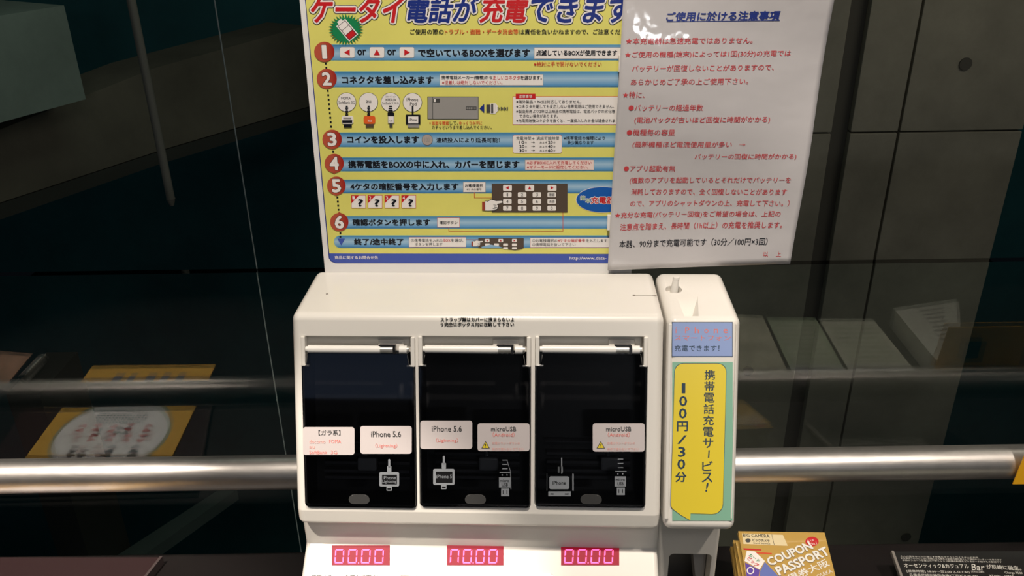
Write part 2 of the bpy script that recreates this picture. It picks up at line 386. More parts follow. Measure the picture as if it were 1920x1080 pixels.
# compartments
for k, (u0, u1, v0, v1) in enumerate(spans):
    mid = (u0 + u1) / 2; g = .0006; vs_ = FF.uv(cols[k][0], 661)[1]
    # dark tray (open box) below, cream shelf above
    bm = bmesh.new()
    add_box(bm, u0 + g, u1 - g, v0 + g, vs_, -.0415, -.0395)
    for d in ((u0 + g, u0 + .0022, v0 + g, vs_, -.0395, -.002), (u1 - .0022, u1 - g, v0 + g, vs_, -.0395, -.002), (u0 + .0022, u1 - .0022, v0 + g, v0 + .0025, -.0395, -.002), (u0 + .0022, u1 - .0022, vs_ - .002, vs_, -.0395, -.012)): add_box(bm, *d)
    tray = from_bm('compartment', bm, mat('dark_tray', (.05, .05, .052), .35), cm, M=RM)
    bm = bmesh.new()
    for j, vv in enumerate((.018, .026, .034, .044)): add_box(bm, u0 + .012, u1 - .012, v0 + vv, v0 + vv + .003, -.039, -.033 + .003 * (j % 2))
    add_box(bm, u0 + .010, u1 - .010, v0 + .058, v0 + .0592, -.039, -.028)
    from_bm('tray_rib', bm, mat('tray_rib_plastic', (.10, .10, .11), .3), tray, M=RM)
    bm = bmesh.new()
    add_box(bm, mid - .008 + .01 * k, mid + .012 + .01 * k, v0 + .03, v0 + .044, -.033, -.022, bev=.002); add_cyl(bm, (mid + .01 * k, v0 + .044, -.028), (mid + .01 * k - .006, v0 + .075, -.034), .0022, n=10)
    from_bm('plug', bm, mat('plug_grey', (.22, .23, .25), .4), tray, M=RM)
    bm = bmesh.new(); add_box(bm, u0 + g, u1 - g, vs_, v1 - g, -.012, -.0095); add_box(bm, u1 - .038, u1 - .012, vs_ + .001, v1 - .004, -.0095, -.007, bev=.001); from_bm('hinge_recess', bm, white2, cm, M=RM)
    # posts at both sides of the hinge
    vp = FF.uv(cols[k][0], 686)[1]
    for s_, ue in ((1, u0), (-1, u1)):
        bm = bmesh.new(); add_box(bm, min(ue, ue + s_ * .0042), max(ue, ue + s_ * .0042), vp, v1, -.009, .0022, bev=.0009); from_bm('hinge_post', bm, white, cm, M=RM)
    vr = FF.uv(cols[k][0] + 60, 655)[1]
    bm = bmesh.new()
    add_cyl(bm, (u0 + .007, vr, -.001), (u0 + .079, vr, -.001), .0040); add_cyl(bm, (u0 + .0045, vr, -.001), (u0 + .007, vr, -.001), .0028)
    add_cyl(bm, (u1 - .0155, vr, -.001), (u1 - .008, vr, -.001), .0042)
    rod = from_bm('hinge_rod', bm, hingew, cm, smooth=True, M=RM)
    bm = bmesh.new(); add_cyl(bm, (u0 + .079, vr, -.001), (u0 + .0915, vr, -.001), .0034); add_cyl(bm, (u1 - .008, vr, -.001), (u1 - .006, vr, -.001), .0032); from_bm('hinge_pin', bm, chrome, rod, smooth=True, M=RM)
    bm = bmesh.new(); add_box(bm, u0 + .0775, u0 + .094, vr + .0036, vr + .0044, -.006, .001); add_box(bm, u0 + .0918, u0 + .094, vr - .0042, vr + .0034, -.006, .002); from_bm('hinge_bracket', bm, blackp, rod, M=RM)
    # smoked cover
    vt = FF.uv(cols[k][0], 660)[1]; vm = FF.uv(cols[k][0], 684)[1]; e = .0006
    out = fillet([(u0 + e, v0 + e, .004), (u1 - e, v0 + e, .004), (u1 - e, vm, .003), (u1 - .0065, vm, .001), (u1 - .0065, vt, .002), (u0 + .0065, vt, .002), (u0 + .0065, vm, .001), (u0 + e, vm, .003)], 4)
    bm = bmesh.new(); add_prism(bm, out, -.0012, .0032, bev=.0009, seg=2)
    cover = from_bm('cover', bm, smoke, cm, smooth=True, M=RM); cover['label'] = 'smoked clear flip cover'
    bm = bmesh.new()   # finger notch
    xm, ym = FF.uv({0: 675, 1: 892, 2: 1108}[k], 934); add_prism(bm, fillet([(xm - .0105, ym - .0045, .004), (xm + .0105, ym - .0045, .004), (xm + .0105, ym + .005, .005), (xm - .0105, ym + .005, .005)]), .0033, .0043, bev=.0004)
    from_bm('finger_tab', bm, mat('tab_plastic', (.05, .05, .05), .25), cover, smooth=True, M=RM)
    # little chrome stops
    bm = bmesh.new(); add_cyl(bm, (u0 + .002, vm, .002), (u0 + .008, vm - .0005, .002), .0012, n=10); add_cyl(bm, (u1 - .008, vm, .002), (u1 - .003, vm, .002), .0010, n=10); from_bm('hinge_stop', bm, chrome, cover, smooth=True, M=RM)

def sticker(ink_items, x0, y0, x1, y1, name='label_sticker', label=None, parent=cm, base=.0034):
    k = Ink(FF, base=base); k.rect(x0, y0, x1, y1, stick, 0, r=5); ink_items(k); o = k.build(name, parent)
    if label: o['label'] = label
    return o
def s1(k):
    k.text('【ガラ系】', 599, 640, 809.5, 10, greyd, bold=.01); k.text('docomo', 582, 612, 826, 7, pinkl); k.text('FOMA', 619, 641, 825.5, 7, pink)
    k.text('au', 582, 592, 836.5, 4.5, pinkl); k.text('SoftBank', 582, 615, 846, 7, pink); k.text('3G', 622, 634, 846, 7, pink)
def s2(dx, dy):
    def f(k): k.text('iPhone 5.6', 697 + dx, 753 + dx, 812 + dy, 11, greyd, bold=.012); k.text('（Lightning）', 705 + dx, 746 + dx, 834 + dy, 9, pink)
    return f
def s4(dx):
    def f(k):
        k.text('microUSB', 921 + dx, 968 + dx, 802.5, 8.5, greyd, bold=.012); k.text('（Android）', 924 + dx, 965 + dx, 813, 9, pink)
        k.poly([(903 + dx, 839), (911 + dx, 825), (919 + dx, 839)], greyd, 1); k.poly([(905 + dx, 838), (911 + dx, 827), (917 + dx, 838)], yelst, 2); k.text('!', 910.2 + dx, 911.8 + dx, 833.5, 7, black, 3)
        k.text('充電カウントダウンの', 923 + dx, 975 + dx, 829, 5, pinkl); k.text('表示で使わないで下さい', 923 + dx, 982 + dx, 840, 5, pinkl)
    return f
sticker(s1, 570, 799, 666, 851, label='white sticker with a feature phone heading'); sticker(s2(0, 0), 677, 797, 773, 849, label='white sticker reading iPhone 5.6, left compartment'); sticker(s2(113.5, -10), 789, 787, 886, 840, label='white sticker reading iPhone 5.6, middle compartment')
sticker(s4(0), 896, 792, 993, 844, label='white sticker reading microUSB, middle compartment'); sticker(s4(215), 1111, 792, 1208, 845, label='white sticker reading microUSB, right compartment')
def plug_small(k, x, y0, t1, t2, w=19, h=27):      # lightning style
    k.rect(x - 2, y0, x + 2, y0 + 16, icon, 0, r=1.5); k.rect(x - 4, y0 + 13, x + 4, y0 + 24, icon, 0, r=1)
    k.rect(x - w, y0 + 24, x + w, y0 + 24 + h, icon, 1, r=3); k.rect(x - w + 5, y0 + 29, x + w - 4, y0 + 24 + h - 4, blackp, 2, r=1)
    if t2: k.text(t1, x - w + 7, x + w - 6, y0 + 34.5, 6, icon, bold=.01); k.text(t2, x - w + 6, x + w - 5, y0 + 42, 7, icon, bold=.01)
    else: k.text(t1, x - w + 6, x + w - 5, y0 + 38, 7, icon, bold=.01)
    k.rect(x - 5, y0 + 24 + h, x + 5, y0 + 24 + h + 8, icon, 1, r=1); k.rect(x - 3.5, y0 + 24 + h + 3, x + 3.5, y0 + 24 + h + 6, blackp, 2)
def plug_micro(k, x, y0, out=True):
    for i in range(3): k.rect(x - 5, y0 + i * 8, x + 5, y0 + 1.6 + i * 8, icon)
    k.rect(x - 10, y0 + 23, x + 11, y0 + 24.6, icon)
    if out: k.poly([(x + 4, y0), (x + 11, y0 + 22), (x + 12, y0 + 55), (x + 10.6, y0 + 55), (x + 10, y0 + 22), (x + 3, y0)], icon)
    for i in (-1, 1): k.disc(x - .5 + i * 4.5, y0 + 28.5, 1.3, icon)
    k.rect(x - 11, y0 + 33, x + 10, y0 + 52, icon); k.text('micro', x - 9, x + 8, y0 + 39, 5, blackp, bold=.02); k.text('USB', x - 6, x + 5.5, y0 + 46.5, 6, blackp, bold=.02)
    k.rect(x - 7, y0 + 54, x + 8, y0 + 68, icon); k.rect(x - 4, y0 + 57, x - 2.6, y0 + 64, blackp, 2); k.rect(x + 3, y0 + 57, x + 4.4, y0 + 64, blackp, 2)
k = Ink(FF, base=.0034); plug_small(k, 731, 859, 'iPhone', 'Lightning', w=18.5); k.build('connector_print', cm)
k = Ink(FF, base=.0034); plug_small(k, 833, 853, 'iPhone 5', None, w=20, h=30); k.build('connector_print', cm)
k = Ink(FF, base=.0034); plug_micro(k, 947, 860); k.build('connector_print', cm)
k = Ink(FF, base=.0034); plug_micro(k, 1163, 858, False); k.build('connector_print', cm)
k = Ink(FF, base=.0034)
k.rect(1052, 856, 1054, 886, icon); k.rect(1046, 873, 1049, 884, mat('icon_dim', (.09, .1, .11), .5)); k.rect(1052, 873, 1055, 884, icon); k.rect(1030, 891, 1067, 915, icon, r=3); k.text('iPhone', 1036, 1061, 903, 7, blackp, bold=.02)
k.rect(1073, 886, 1075.5, 918, icon); k.rect(1025, 886, 1026, 918, MC['icon_dim']); k.rect(1028, 919, 1070, 928, icon); k.rect(1032, 923, 1038, 925, blackp, 2); k.rect(1059, 923, 1066, 925, blackp, 2); k.build('connector_print', cm)
k = Ink(FF, base=.0004)
k.text('ストラップ類はカバーに挟まらないよ', 826, 964, 599, 8, inkm, bold=.035); k.text('う完全にボックス内に収納して下さい', 826, 964, 608, 8, inkm, bold=.035); k.build('lettering', cm)
# seam marks on the top
bm = bmesh.new(); add_cyl(bm, (-.158, .045, H0 - .0005), (-.158, .045, H0 + .0003), .0012, n=12); add_cyl(bm, (.158, .045, H0 - .0005), (.158, .045, H0 + .0003), .0015, n=12); add_box(bm, .158, .181, .0446, .0454, H0 - .0005, H0 + .0002); from_bm('seam_mark', bm, mat('seam_grey', (.25, .22, .19), .6), cm)

# lower body with the sloping deck
SL = math.tan(R(35))
dy0 = -.055; dz0 = H0 - .2445
dy1 = -.215; dz1 = dz0 - (dy0 - dy1) * SL
base_prof = [(.10, H0 + zb - .0026, .008), (dy0, H0 + zb - .0026, .008), (dy0, dz0, .0012), (dy1, dz1, .012), (dy1, .002, .007), (.10, .002, .007)]
lower = prof_extrude('lower_body', base_prof, XL - .001, XR + .002, white, cm, .006)
# deck frame: world plane of the deck
dO = MM @ Vector((0, dy0, dz0))
FD = Frame(dO, YAW, R(55))
for k3, (a, b_) in enumerate(((622, 731), (838, 944), (1052, 1161))):
    k = Ink(FD, base=.0006); k.rect(a, 1022.5, b_, 1060, ledbg, 0); wn_ = k.build('display_window', cm)
    w_ = (b_ - a - 10) / 4
    k = Ink(FD, base=.0012)
    for i in range(4):
        x0 = a + 6 + i * w_; x1 = x0 + w_ * .70; y0, ym, y1 = 1030, 1043.5, 1057; t = 2.1
        k.poly([(x0 + 1 + t, y0), (x1 - t, y0), (x1 - t - .6, y0 + 2 * t), (x0 + 2 * t, y0 + 2 * t)][:4] if 0 else [(x0 + 2, y0), (x1 - 1, y0), (x1 - 2.5, y0 + t * 1.3), (x0 + 3.5, y0 + t * 1.3)], led, 1)
        k.poly([(x0 + 1, y1 - t * 1.3), (x1 - 3, y1 - t * 1.3), (x1 - 2, y1), (x0, y1)], led, 1) if not (k3 == 1 and i == 0) else None
        for sx, tx in ((x0, 1), (x1, -1)):
            o1 = 1 if tx > 0 else 0
            k.poly([(sx + .8, y0 + 1.6), (sx + .8 + tx * t * 1.2, y0 + 3.4), (sx + .4 + tx * t * 1.2, ym - 2), (sx + .3, ym - 1)], led, 1)
            k.poly([(sx, ym + 1), (sx + tx * t * 1.2, ym + 2), (sx - .3 + tx * t * 1.2, y1 - 3.2), (sx - .6, y1 - 1.4)], led, 1)
        if i == 1: k.disc(x1 + 2.6, y1 - 1, 1.3, led, 1)
    k.build('digits', wn_)
# keypad plate below
u0, v_ = FD.uv(740, 1071); u1 = FD.uv(1042, 1071)[0]
RD = rel(cm, FD)
bm = bmesh.new(); add_prism(bm, rrect(u0, v_ - .10, u1, v_, .006), .0003, .0020, bev=.0008); kp = from_bm('keypad_plate', bm, mat('keypad_frame', (.62, .60, .55), .3, metal=.3), cm, smooth=True, M=RD)
bm = bmesh.new(); add_prism(bm, rrect(u0 + .004, v_ - .096, u1 - .004, v_ - .0045, .004), .0020, .0024); from_bm('keypad_sheet', bm, mat('keypad_dark', (.10, .085, .07), .3), kp, M=RD)
bm = bmesh.new()
for r_ in range(3):
    for c_ in range(4): add_box(bm, u0 + .02 + c_ * .036, u0 + .04 + c_ * .036, v_ - .03 - r_ * .024, v_ - .016 - r_ * .024, .0024, .0036, bev=.001)
from_bm('key', bm, hingew, kp, smooth=True, M=RD)
k = Ink(FD, base=.0005); k.text('使用するBOXを選んで下さい', 583, 716, 1084, 13, greyd, bold=.02); k.build('lettering', cm)

# ================================================================ COIN UNIT
CU = empty('coin_unit', MM @ Matrix.Translation((.2215, 0, 0)), 'narrow cream coin slot tower with blue and green stickers, right of the charging machine', 'coin box')
XW = .0347
cprof = [(.105, H0, .010), (-.002, H0 - .001, .0088), (yb - .002, H0 + zb - .001, .0088), (.105, H0 + zb - .001, .0088)]
ch = prof_extrude('coin_housing', cprof, -XW - .0005, XW + .001, white, CU, .0085)
RC = rel(CU, FF)
# coin chute: tapered funnel cut into the top, seen from the front
def loft_cut(top, bot):
    bm = bmesh.new(); a = [bm.verts.new(p) for p in top]; b = [bm.verts.new(p) for p in bot]; n = len(a)
    bm.faces.new(a); bm.faces.new(b[::-1])
    for i in range(n): bm.faces.new((a[i], b[i], b[(i + 1) % n], a[(i + 1) % n]))
    return from_bm('cutter', bm, white, M=o_M[CU.name])
zt_ = H0
FT = Frame((0, 0, MO.z), YAW, R(90))            # the top surface
def topl(px, py):
    d = ray(px, py); p = d * (MO.z / d.z); return o_M[CU.name].inverted() @ p
q = [topl(1268, 553), topl(1309, 553), topl(1311, 591), topl(1283, 591)]
c1 = loft_cut([(p.x, p.y, zt_ + .0005) for p in q], [(q[3].x + .0005, q[3].y + .008, zt_ - .022), (q[3].x + .007, q[3].y + .008, zt_ - .022), (q[3].x + .007, q[3].y + .001, zt_ - .022), (q[3].x + .0005, q[3].y + .001, zt_ - .022)])
h_ = topl(1267, 542)
bm = bmesh.new(); add_cyl(bm, (h_.x - .002, h_.y, zt_ - .006), (h_.x - .002, h_.y, zt_ + .01), .0085, n=28); c2 = from_bm('cutter', bm, white, M=o_M[CU.name])
bpy.context.view_layer.update(); boolean(ch, [c1, c2], .0007)
bm = bmesh.new(); add_cyl(bm, (h_.x - .002, h_.y - .001, zt_ - .006), (h_.x, h_.y + .002, zt_ + .011), .0042, .0032, n=20); add_cyl(bm, (h_.x, h_.y + .002, zt_ + .011), (h_.x, h_.y + .002, zt_ + .013), .0036, .003, n=20); from_bm('return_lever', bm, white, CU, smooth=True)
p_ = Vector((q[3].x + .0035, q[3].y + .003, 0)); bm = bmesh.new(); add_box(bm, p_.x - .0015, p_.x + .0015, p_.y - .002, p_.y + .004, zt_ - .0219, zt_ - .0212); from_bm('coin_slot', bm, greyd, CU)
# lower stem with its opening
sy = -.040
bm = bmesh.new(); add_box(bm, -XW - .001, XW - .004, sy, .095, .002, H0 + zb - .0015, bev=.004, seg=3); stem = from_bm('stem', bm, white2, CU, smooth=True)
FS = Frame(MM @ Vector((.2215, sy, 0)), YAW, 0)
a = FS.uv(1254, 1055)[0]; b_ = FS.uv(1333, 1055)[0]; vt = FS.uv(1290, 1039)[1]
bm = bmesh.new(); add_prism(bm, rrect(a, vt - .10, b_, vt, .005), -.06, .02); c = from_bm('cutter', bm, white2, M=FS.M)
bpy.context.view_layer.update(); boolean(stem, [c], .0006)
g0 = o_M[CU.name].inverted() @ FS.M
bm = bmesh.new(); add_prism(bm, rrect(a + .0005, vt - .0995, b_ - .0005, vt - .0005, .0045), -.0595, -.058); from_bm('return_tray', bm, blackp, CU, M=g0)
bm = bmesh.new(); add_prism(bm, [(b_ - .018, vt - .001), (b_ - .001, vt - .001), (b_ - .001, vt - .09), (b_ - .004, vt - .09)][::-1], -.057, -.02); from_bm('tray_chute', bm, greyp, CU, M=g0)
# front ridge
bm = bmesh.new(); u0_, va = FF.uv(1247, 600); u1_, vb = FF.uv(1256, 970)
add_box(bm, FF.uv(1249, 790)[0], FF.uv(1256, 790)[0], FF.uv(1250, 972)[1], FF.uv(1250, 606)[1], .0010, .0028, bev=.0009); add_box(bm, FF.uv(1374, 790)[0], FF.uv(1377, 790)[0], FF.uv(1374, 972)[1], FF.uv(1374, 606)[1], .0010, .0026, bev=.0009)
from_bm('front_ridge', bm, white, CU, smooth=True, M=RC)
CB = .0019
k = Ink(FF, base=CB); k.rect(1259, 603, 1373, 668, inkst, 1); k.rect(1260, 604, 1372, 667, bluest, 2)
for i, c_ in enumerate('iPhone'): k.text(c_, 1266 + i * 17.9, (1266 + i * 17.9) + (1.8 if c_ == 'i' else 8), 618.5 + (0 if c_ in 'iPh' else 1.5), 11 if c_ in 'iPh' else 8, pink, 3, bold=.01)
k.text('スマートフォン', 1264, 1369, 633, 10, pink, 3, bold=.005); k.text('充電できます！', 1264, 1348, 652, 12, inkst, 3, bold=.005)
k.build('blue_sticker', CU)['label'] = 'pale blue sticker with pink and dark lettering'
k = Ink(FF, base=CB); k.rect(1260, 678, 1373, 975, greenst, 1)
bub = fillet([(1265, 681, 16), (1361, 681, 16), (1354, 963, 20), (1294, 961, 0), (1293.5, 974, 0), (1276, 964, 0), (1257, 950, 14)], 5)
def grow(pts, t):
    cx = sum(p[0] for p in pts) / len(pts); cy = sum(p[1] for p in pts) / len(pts); return [(p[0] + t * (1 if p[0] > cx else -1), p[1] + t * (1 if p[1] > cy else -1)) for p in pts]
k.poly(grow(bub, .8), inkst, 2); k.poly(bub, yelst, 3)
y = 702
for i, c_ in enumerate('携帯電話充電サ|ビス!'):
    if c_ == '|': k.poly([(1327.5, 843), (1330, 843), (1329, 857), (1326.5, 857)], inkst, 4); continue
    yy = 702 + i * 21.3; xx = 1330 - i * .55
    if c_ == '!': k.text(c_, xx - 3, xx + 3, 912, 17, inkst, 4, bold=.04, shear=.2); continue
    k.text(c_, xx - 10, xx + 10, yy, 18.5, inkst, 4, bold=.02)
for c_, yy in zip('100円/30分', (727, 751, 774, 798, 823, 846, 869, 893)):
    xx = 1281 - (yy - 727) * .03; hw = {'1': 3.4, '0': 7.5, '3': 7, '/': 9}.get(c_, 10.5)
    k.text(c_, xx - hw, xx + hw, yy, 19 if c_ != '/' else 16, inkst, 4, bold=.03 if c_ != '/' else 0)
k.build('green_sticker', CU)['label'] = 'green sticker with a yellow speech bubble and vertical writing'

# ================================================================ POSTER
PO = Vector((-.0355, .846, -.3885))
FPo = Frame(MM @ Vector((0, .1057, 0)) + Vector((0, 0, H0 + .0005)), YAW, R(5))
pm = Matrix.Translation(FPo.p0) @ Matrix.Rotation(YAW, 4, 'Z')
po = empty('instruction_poster', pm, 'yellow and white instruction poster with six numbered blue steps, standing on the charging machine', 'poster')
RP = rel(po, FPo)
ul = FPo.uv(609, 505)[0]; ur = FPo.uv(1184, 505)[0]; vtp = .345
bm = bmesh.new(); add_prism(bm, rrect(ul, -.009, ur, vtp, .003), -.0025, 0); from_bm('sheet', bm, paper_w, po, M=RP)
BR = 1186
k = Ink(FPo)
yl = [(572, -25), (BR + 8, -25), (BR, 493), (630, 493), (622, 490), (617.5, 484)]
k.poly([(569.5, -25), (BR + 8, -25), (BR, 493.5), (629, 493.5), (621, 490.5), (616.5, 484)], navy, 1); k.poly([(571, -25), (BR + 8, -25), (BR, 476), (617.6, 475)], yellow, 2)
k.poly([(617.6, 475), (BR, 476.5), (BR - 1, 492.5), (630, 492.5), (622, 489.5), (618, 484)], navybar, 2)
k.build('yellow_field', po)
def bar(y0, y1, xl, rnd=False):
    k = Ink(FPo); k.poly([(xl - 1, y0 - 1), (BR, y0 - 1), (BR, y1 + 1), (xl - 1, y1 + 1)] if not rnd else [(x, y) for x, y in rrect(xl - 1, y0 - 1, BR, y1 + 1, 12)][::-1], pwhite if 0 else mat('bar_edge', (.30, .55, .45), .4), 3)
    k.build('step_bar_edge', po)
    k = Ink(FPo); k.poly([(xl, y0), (BR, y0), (BR, y1), (xl, y1)] if not rnd else [(x, y) for x, y in rrect(xl, y0, BR, y1, 11)][::-1], bar_m, 4); k.build('step_bar', po)
for y0, y1, xl in ((84, 112.5, 622), (134.5, 162.5, 626), (249, 275, 636), (295.5, 320.5, 640), (337.5, 361.5, 644), (405.5, 428, 648)): bar(y0, y1, xl)
bar(442, 464, 627, True)
k = Ink(FPo)
def tri(k, x, y, r, d, m, lay):
    p = {'l': [(-1, 0), (.8, -1), (.8, 1)], 'r': [(1, 0), (-.8, 1), (-.8, -1)], 'u': [(0, -1), (1, .9), (-1, .9)], 'd': [(0, 1), (-1.1, -1), (1.1, -1)]}[d]
    k.poly([(x + r * a, y + r * b) for a, b in p], m, lay)
# dots between badges
for (xa, ya, xb, yb_, n) in ((611, 119, 612, 127, 2), (615, 170, 621, 237, 9), (625, 284, 625, 285, 1), (633, 370, 635, 393, 4), (638.5, 437, 639, 438, 1), (638.5, 444, 638.6, 444, 1)):
    for i in range(n):
        t = i / max(1, n - 1); x, y = xa + (xb - xa) * t, ya + (yb_ - ya) * t; k.rect(x - 1.7, y - 1.7, x + 1.7, y + 1.7, black, 5)
tri(k, 640, 453.5, 6.5, 'd', navybar, 6)
for x, d in ((651.5, 'l'), (707, 'u'), (763, 'r')): k.frect(x - 13.5, 88.5, x + 13.5, 108, pwhite, greyp, 5, r=3, t=.6); tri(k, x, 98, 5.8, d, red, 8)
for x in (678.5, 734.5): k.text('or', x - 8.5, x + 8.5, 98, 11, black, 6, bold=.045)
k.text('で空いているBOXを選びます', 784, 994, 99, 16, black, 6, bold=.045)
k.frect(1002, 89.5, BR - 10, 109.5, pwhite, greyp, 5); k.text('点滅しているBOXが使用できます', 1005, 1157, 99, 11, black, 8, bold=.03)
k.text('※絶対に手で開けないでください', 1001, 1128, 120, 9, red, 6, bold=.01)
k.text('コネクタを差し込みます', 641, 813, 149.5, 15, black, 6, bold=.045)
k.frect(825, 140, 1018, 159.5, pwhite, greyp, 5)
k.text('携帯電話メーカー(機種)から', 828, 923, 145.5, 8, black, 8, bold=.015); k.text('正しいコネクタ', 924, 975, 145.5, 7.5, red, 8, bold=.01); k.text('を選びます。', 976, 1016, 145.5, 8, black, 8, bold=.015)
k.text('※逆差しは絶対しないでください。', 829, 942, 154.5, 7.5, red, 8, bold=.005)
k.text('※', 805, 808, 230.5, 3.5, red, 6); k.text('画面を確認', 810, 842, 230.5, 7, redo, 6, bold=.02); k.text('して、', 843.5, 859, 230.5, 7, black, 6, bold=.01); k.text('ゆっくり水平に', 861, 904, 230.5, 7, redo, 6, bold=.01)
k.text('カチッというまで差し込んでください。', 810, 922, 238.5, 7, black, 6, bold=.015)
k.frect(962, 181, BR - 12, 233, pwhite, redo, 5); k.rect(967, 175.5, 1004, 185.5, red, 7); k.text('注意事項', 973, 998, 180.5, 6, pwhite, 8, bold=.01)
for t, x0, x1, y in (('※海外製品・PHSは対応しておりません。', 968, 1090, 190.5), ('※コネクタを差しても反応しない携帯電話はご使用できません。', 968, 1151, 199.5), ('※製造発売より2年以上経過の携帯電話は、電池パックの劣化等', 968, 1153, 208.5), ('できない場合があります。', 974, 1046, 217.3), ('※充電開始後コネクタを抜くと、一度投入したお金は返金されま', 968, 1153, 225.7)): k.text(t, x0, x1, y, 6.6, black, 8, bold=.005)
k.text('コインを投入します', 651, 786, 261.5, 14.5, black, 6, bold=.045); k.text('連続投入により延長可能！', 818, 937, 262.5, 9.5, black, 6, bold=.02)
k.frect(962, 253.5, 1053, 286.5, pwhite, redo, 5, r=3, t=.6)
k.text('充電時間→', 968, 1002, 259, 6.5, black, 8); k.text('通話可能時間', 1006, 1048, 259, 6.5, black, 8)
for i, (a_, c_) in enumerate((('10', '20'), ('20', '40'), ('30', '60'))):
    y = 266.6 + 7.5 * i; k.text(a_, 974, 983, y, 5.5, black, 8, bold=.03); k.text('分', 984, 988, y + .5, 4, black, 8); k.text('→', 996, 1003, y, 3, black, 8, bold=.03); k.text('およそ', 1012, 1026, y + .5, 4, black, 8); k.text(c_, 1027.5, 1036.5, y, 5.5, black, 8, bold=.03); k.text('分', 1037.5, 1041.5, y + .5, 4, black, 8)
k.text('※携帯電話の機種により', 1057, 1134, 258.8, 7, black, 6, bold=.01); k.text('多少異なります', 1064, 1113, 267, 7, black, 6, bold=.01)
k.text('携帯電話をBOXの中に入れ、カバーを閉じます', 653, 974, 308, 15, black, 6, bold=.045)
k.frect(985, 300, 1113, 318, ppink, greyp, 5); k.text('※必ずBOXに入れて充電してください', 988, 1109, 304.7, 6.5, red, 8, bold=.005); k.text('※マナーモードに設定してください。', 988, 1103, 313, 6.5, red, 8, bold=.005)
k.text('4ケタの暗証番号を入力します', 657, 860, 349.5, 13.5, black, 6, bold=.045)
k.frect(869, 341.5, 910, 359.5, pwhite, greyp, 5); k.text('お客様選択', 872, 906, 347.5, 6.5, black, 8, bold=.015); k.text('4ケタの番号', 875, 903, 354.5, 4, black, 8, bold=.01)
k.text('確認ボタンを押します', 661, 807, 416.5, 13, black, 6, bold=.045); k.frect(820.5, 408.5, 861.5, 425.5, pwhite, redo, 5, t=.6); k.text('確認ボタン', 824, 858, 417, 6.5, black, 8, bold=.005)
k.text('終了/途中終了', 664, 757, 453, 12.5, black, 6, bold=.045)
k.frect(767.5, 445, 873.5, 462.5, pwhite, redo, 5, t=.5); k.text('①携帯電話を入れた', 771, 831, 450.2, 6, black, 8); k.text('BOX', 832, 845, 450.2, 5, red, 8); k.text('を選び、', 846, 869, 450.2, 6, black, 8); k.text('ボタンを押します', 778, 830, 457.6, 6, black, 8)
k.frect(994.5, 446, BR - 14, 463, pwhite, redo, 5, t=.5); k.text('②お客様選択の', 998, 1045, 450.5, 6, black, 8); k.text('4ケタの暗証番号', 1046, 1097, 450.5, 6, red, 8, bold=.01); k.text('を入力します', 1099, 1138, 450.5, 6, black, 8); k.text('③携帯電話を抜いて下さい', 998, 1079, 458, 6, black, 8)
k.text('商品に関するお問合せ先', 628, 709, 482.5, 6.5, pwhite, 6, bold=.02); k.text('http://www.data-', 1068, 1137, 484.3, 7.5, pwhite, 6, bold=.012)
k.text('ご使用の際の', 769, 832, 59.5, 10.5, black, 6, bold=.02); k.text('トラブル・盗難・データ消去等', 834, 972, 59.5, 10, redo, 6, bold=.02); k.text('は責任を負いかねますので、ご注意くだ', 974, 1163, 59.5, 10, black, 6, bold=.02)
k.build('lettering', po)
# title, three layers of ink
k = Ink(FPo); TY, TH = 17.5, 49
for t, a, b_, m_ in (('ケータイ', 584, 758, red), ('電話が', 764, 897, navy), ('充電', 900, 990, red), ('できます', 997, 1186, navy)):
    for bo, mm, ly in ((.115, black, 5), (.09, pwhite, 6), (.028, m_, 7)):
        g = glyphs(t, 0, .25)[0]; x0 = min(p[0] for p in g); x1 = max(p[0] for p in g); y0 = min(p[1] for p in g); y1 = max(p[1] for p in g)
        k.text(t, a, b_, TY + (7 if t == 'ケータイ' else 0) * 0, TH, mm, ly, bold=bo, shear=.25, fit=.0)
k.build('title_lettering', po)
# burst with battery
k = Ink(FPo); pts = []
for i in range(64):
    a_ = 2 * math.pi * i / 64; r_ = 33 if i % 2 == 0 else 24; pts.append((649 + r_ * math.cos(a_), 55 + r_ * .9 * math.sin(a_)))
k.poly(pts, green, 8)
def rotp(cx, cy, ang, L): c, s_ = math.cos(R(ang)), math.sin(R(ang)); return [(cx + x * c - y * s_, cy + x * s_ + y * c) for x, y in L]
k.poly(rotp(651.5, 56.5, 50, [(-24, -5), (-19, -5), (-19, 5), (-24, 5)]), pwhite, 9); k.poly(rotp(651.5, 56.5, 50, [(-19, -11), (19, -11), (19, 11), (-19, 11)]), pwhite, 9)
k.poly(rotp(651.5, 56.5, 50, [(-17, -9), (17, -9), (17, 9), (-17, 9)]), black, 10)
for a_, m_ in ((-16, pwhite), (-5, pwhite), (6, red)): k.poly(rotp(651.5, 56.5, 50, [(a_, -8), (a_ + 10, -8), (a_ + 10, 8), (a_, 8)]), m_, 11)
k.build('battery_burst', po)
for n, x, y, r_ in (('1', 608.5, 97, 19), ('2', 613, 147.5, 18.8), ('3', 623, 261, 18.2), ('4', 627, 306, 18), ('5', 631, 348, 17.5), ('6', 636.5, 416, 17.2)):
    k = Ink(FPo); k.disc(x, y, r_, badge_m, 7)
    if n in '456': k.poly([(x - 4, y + r_ - 1), (x + 4, y + r_ - 1), (x, y + r_ + 2)] if n != '6' else [(x - 4, y - r_ + 1), (x, y - r_ - 2), (x + 4, y - r_ + 1)], badge_m, 7)
    hw = 3.4 if n == '1' else 7.5
    k.text(n, x - hw, x + hw, y, 23, black, 8, bold=.085, fit=0.0); k.text(n, x - hw, x + hw, y, 23, pwhite, 9, bold=.05, fit=0.0); k.build('step_badge', po)
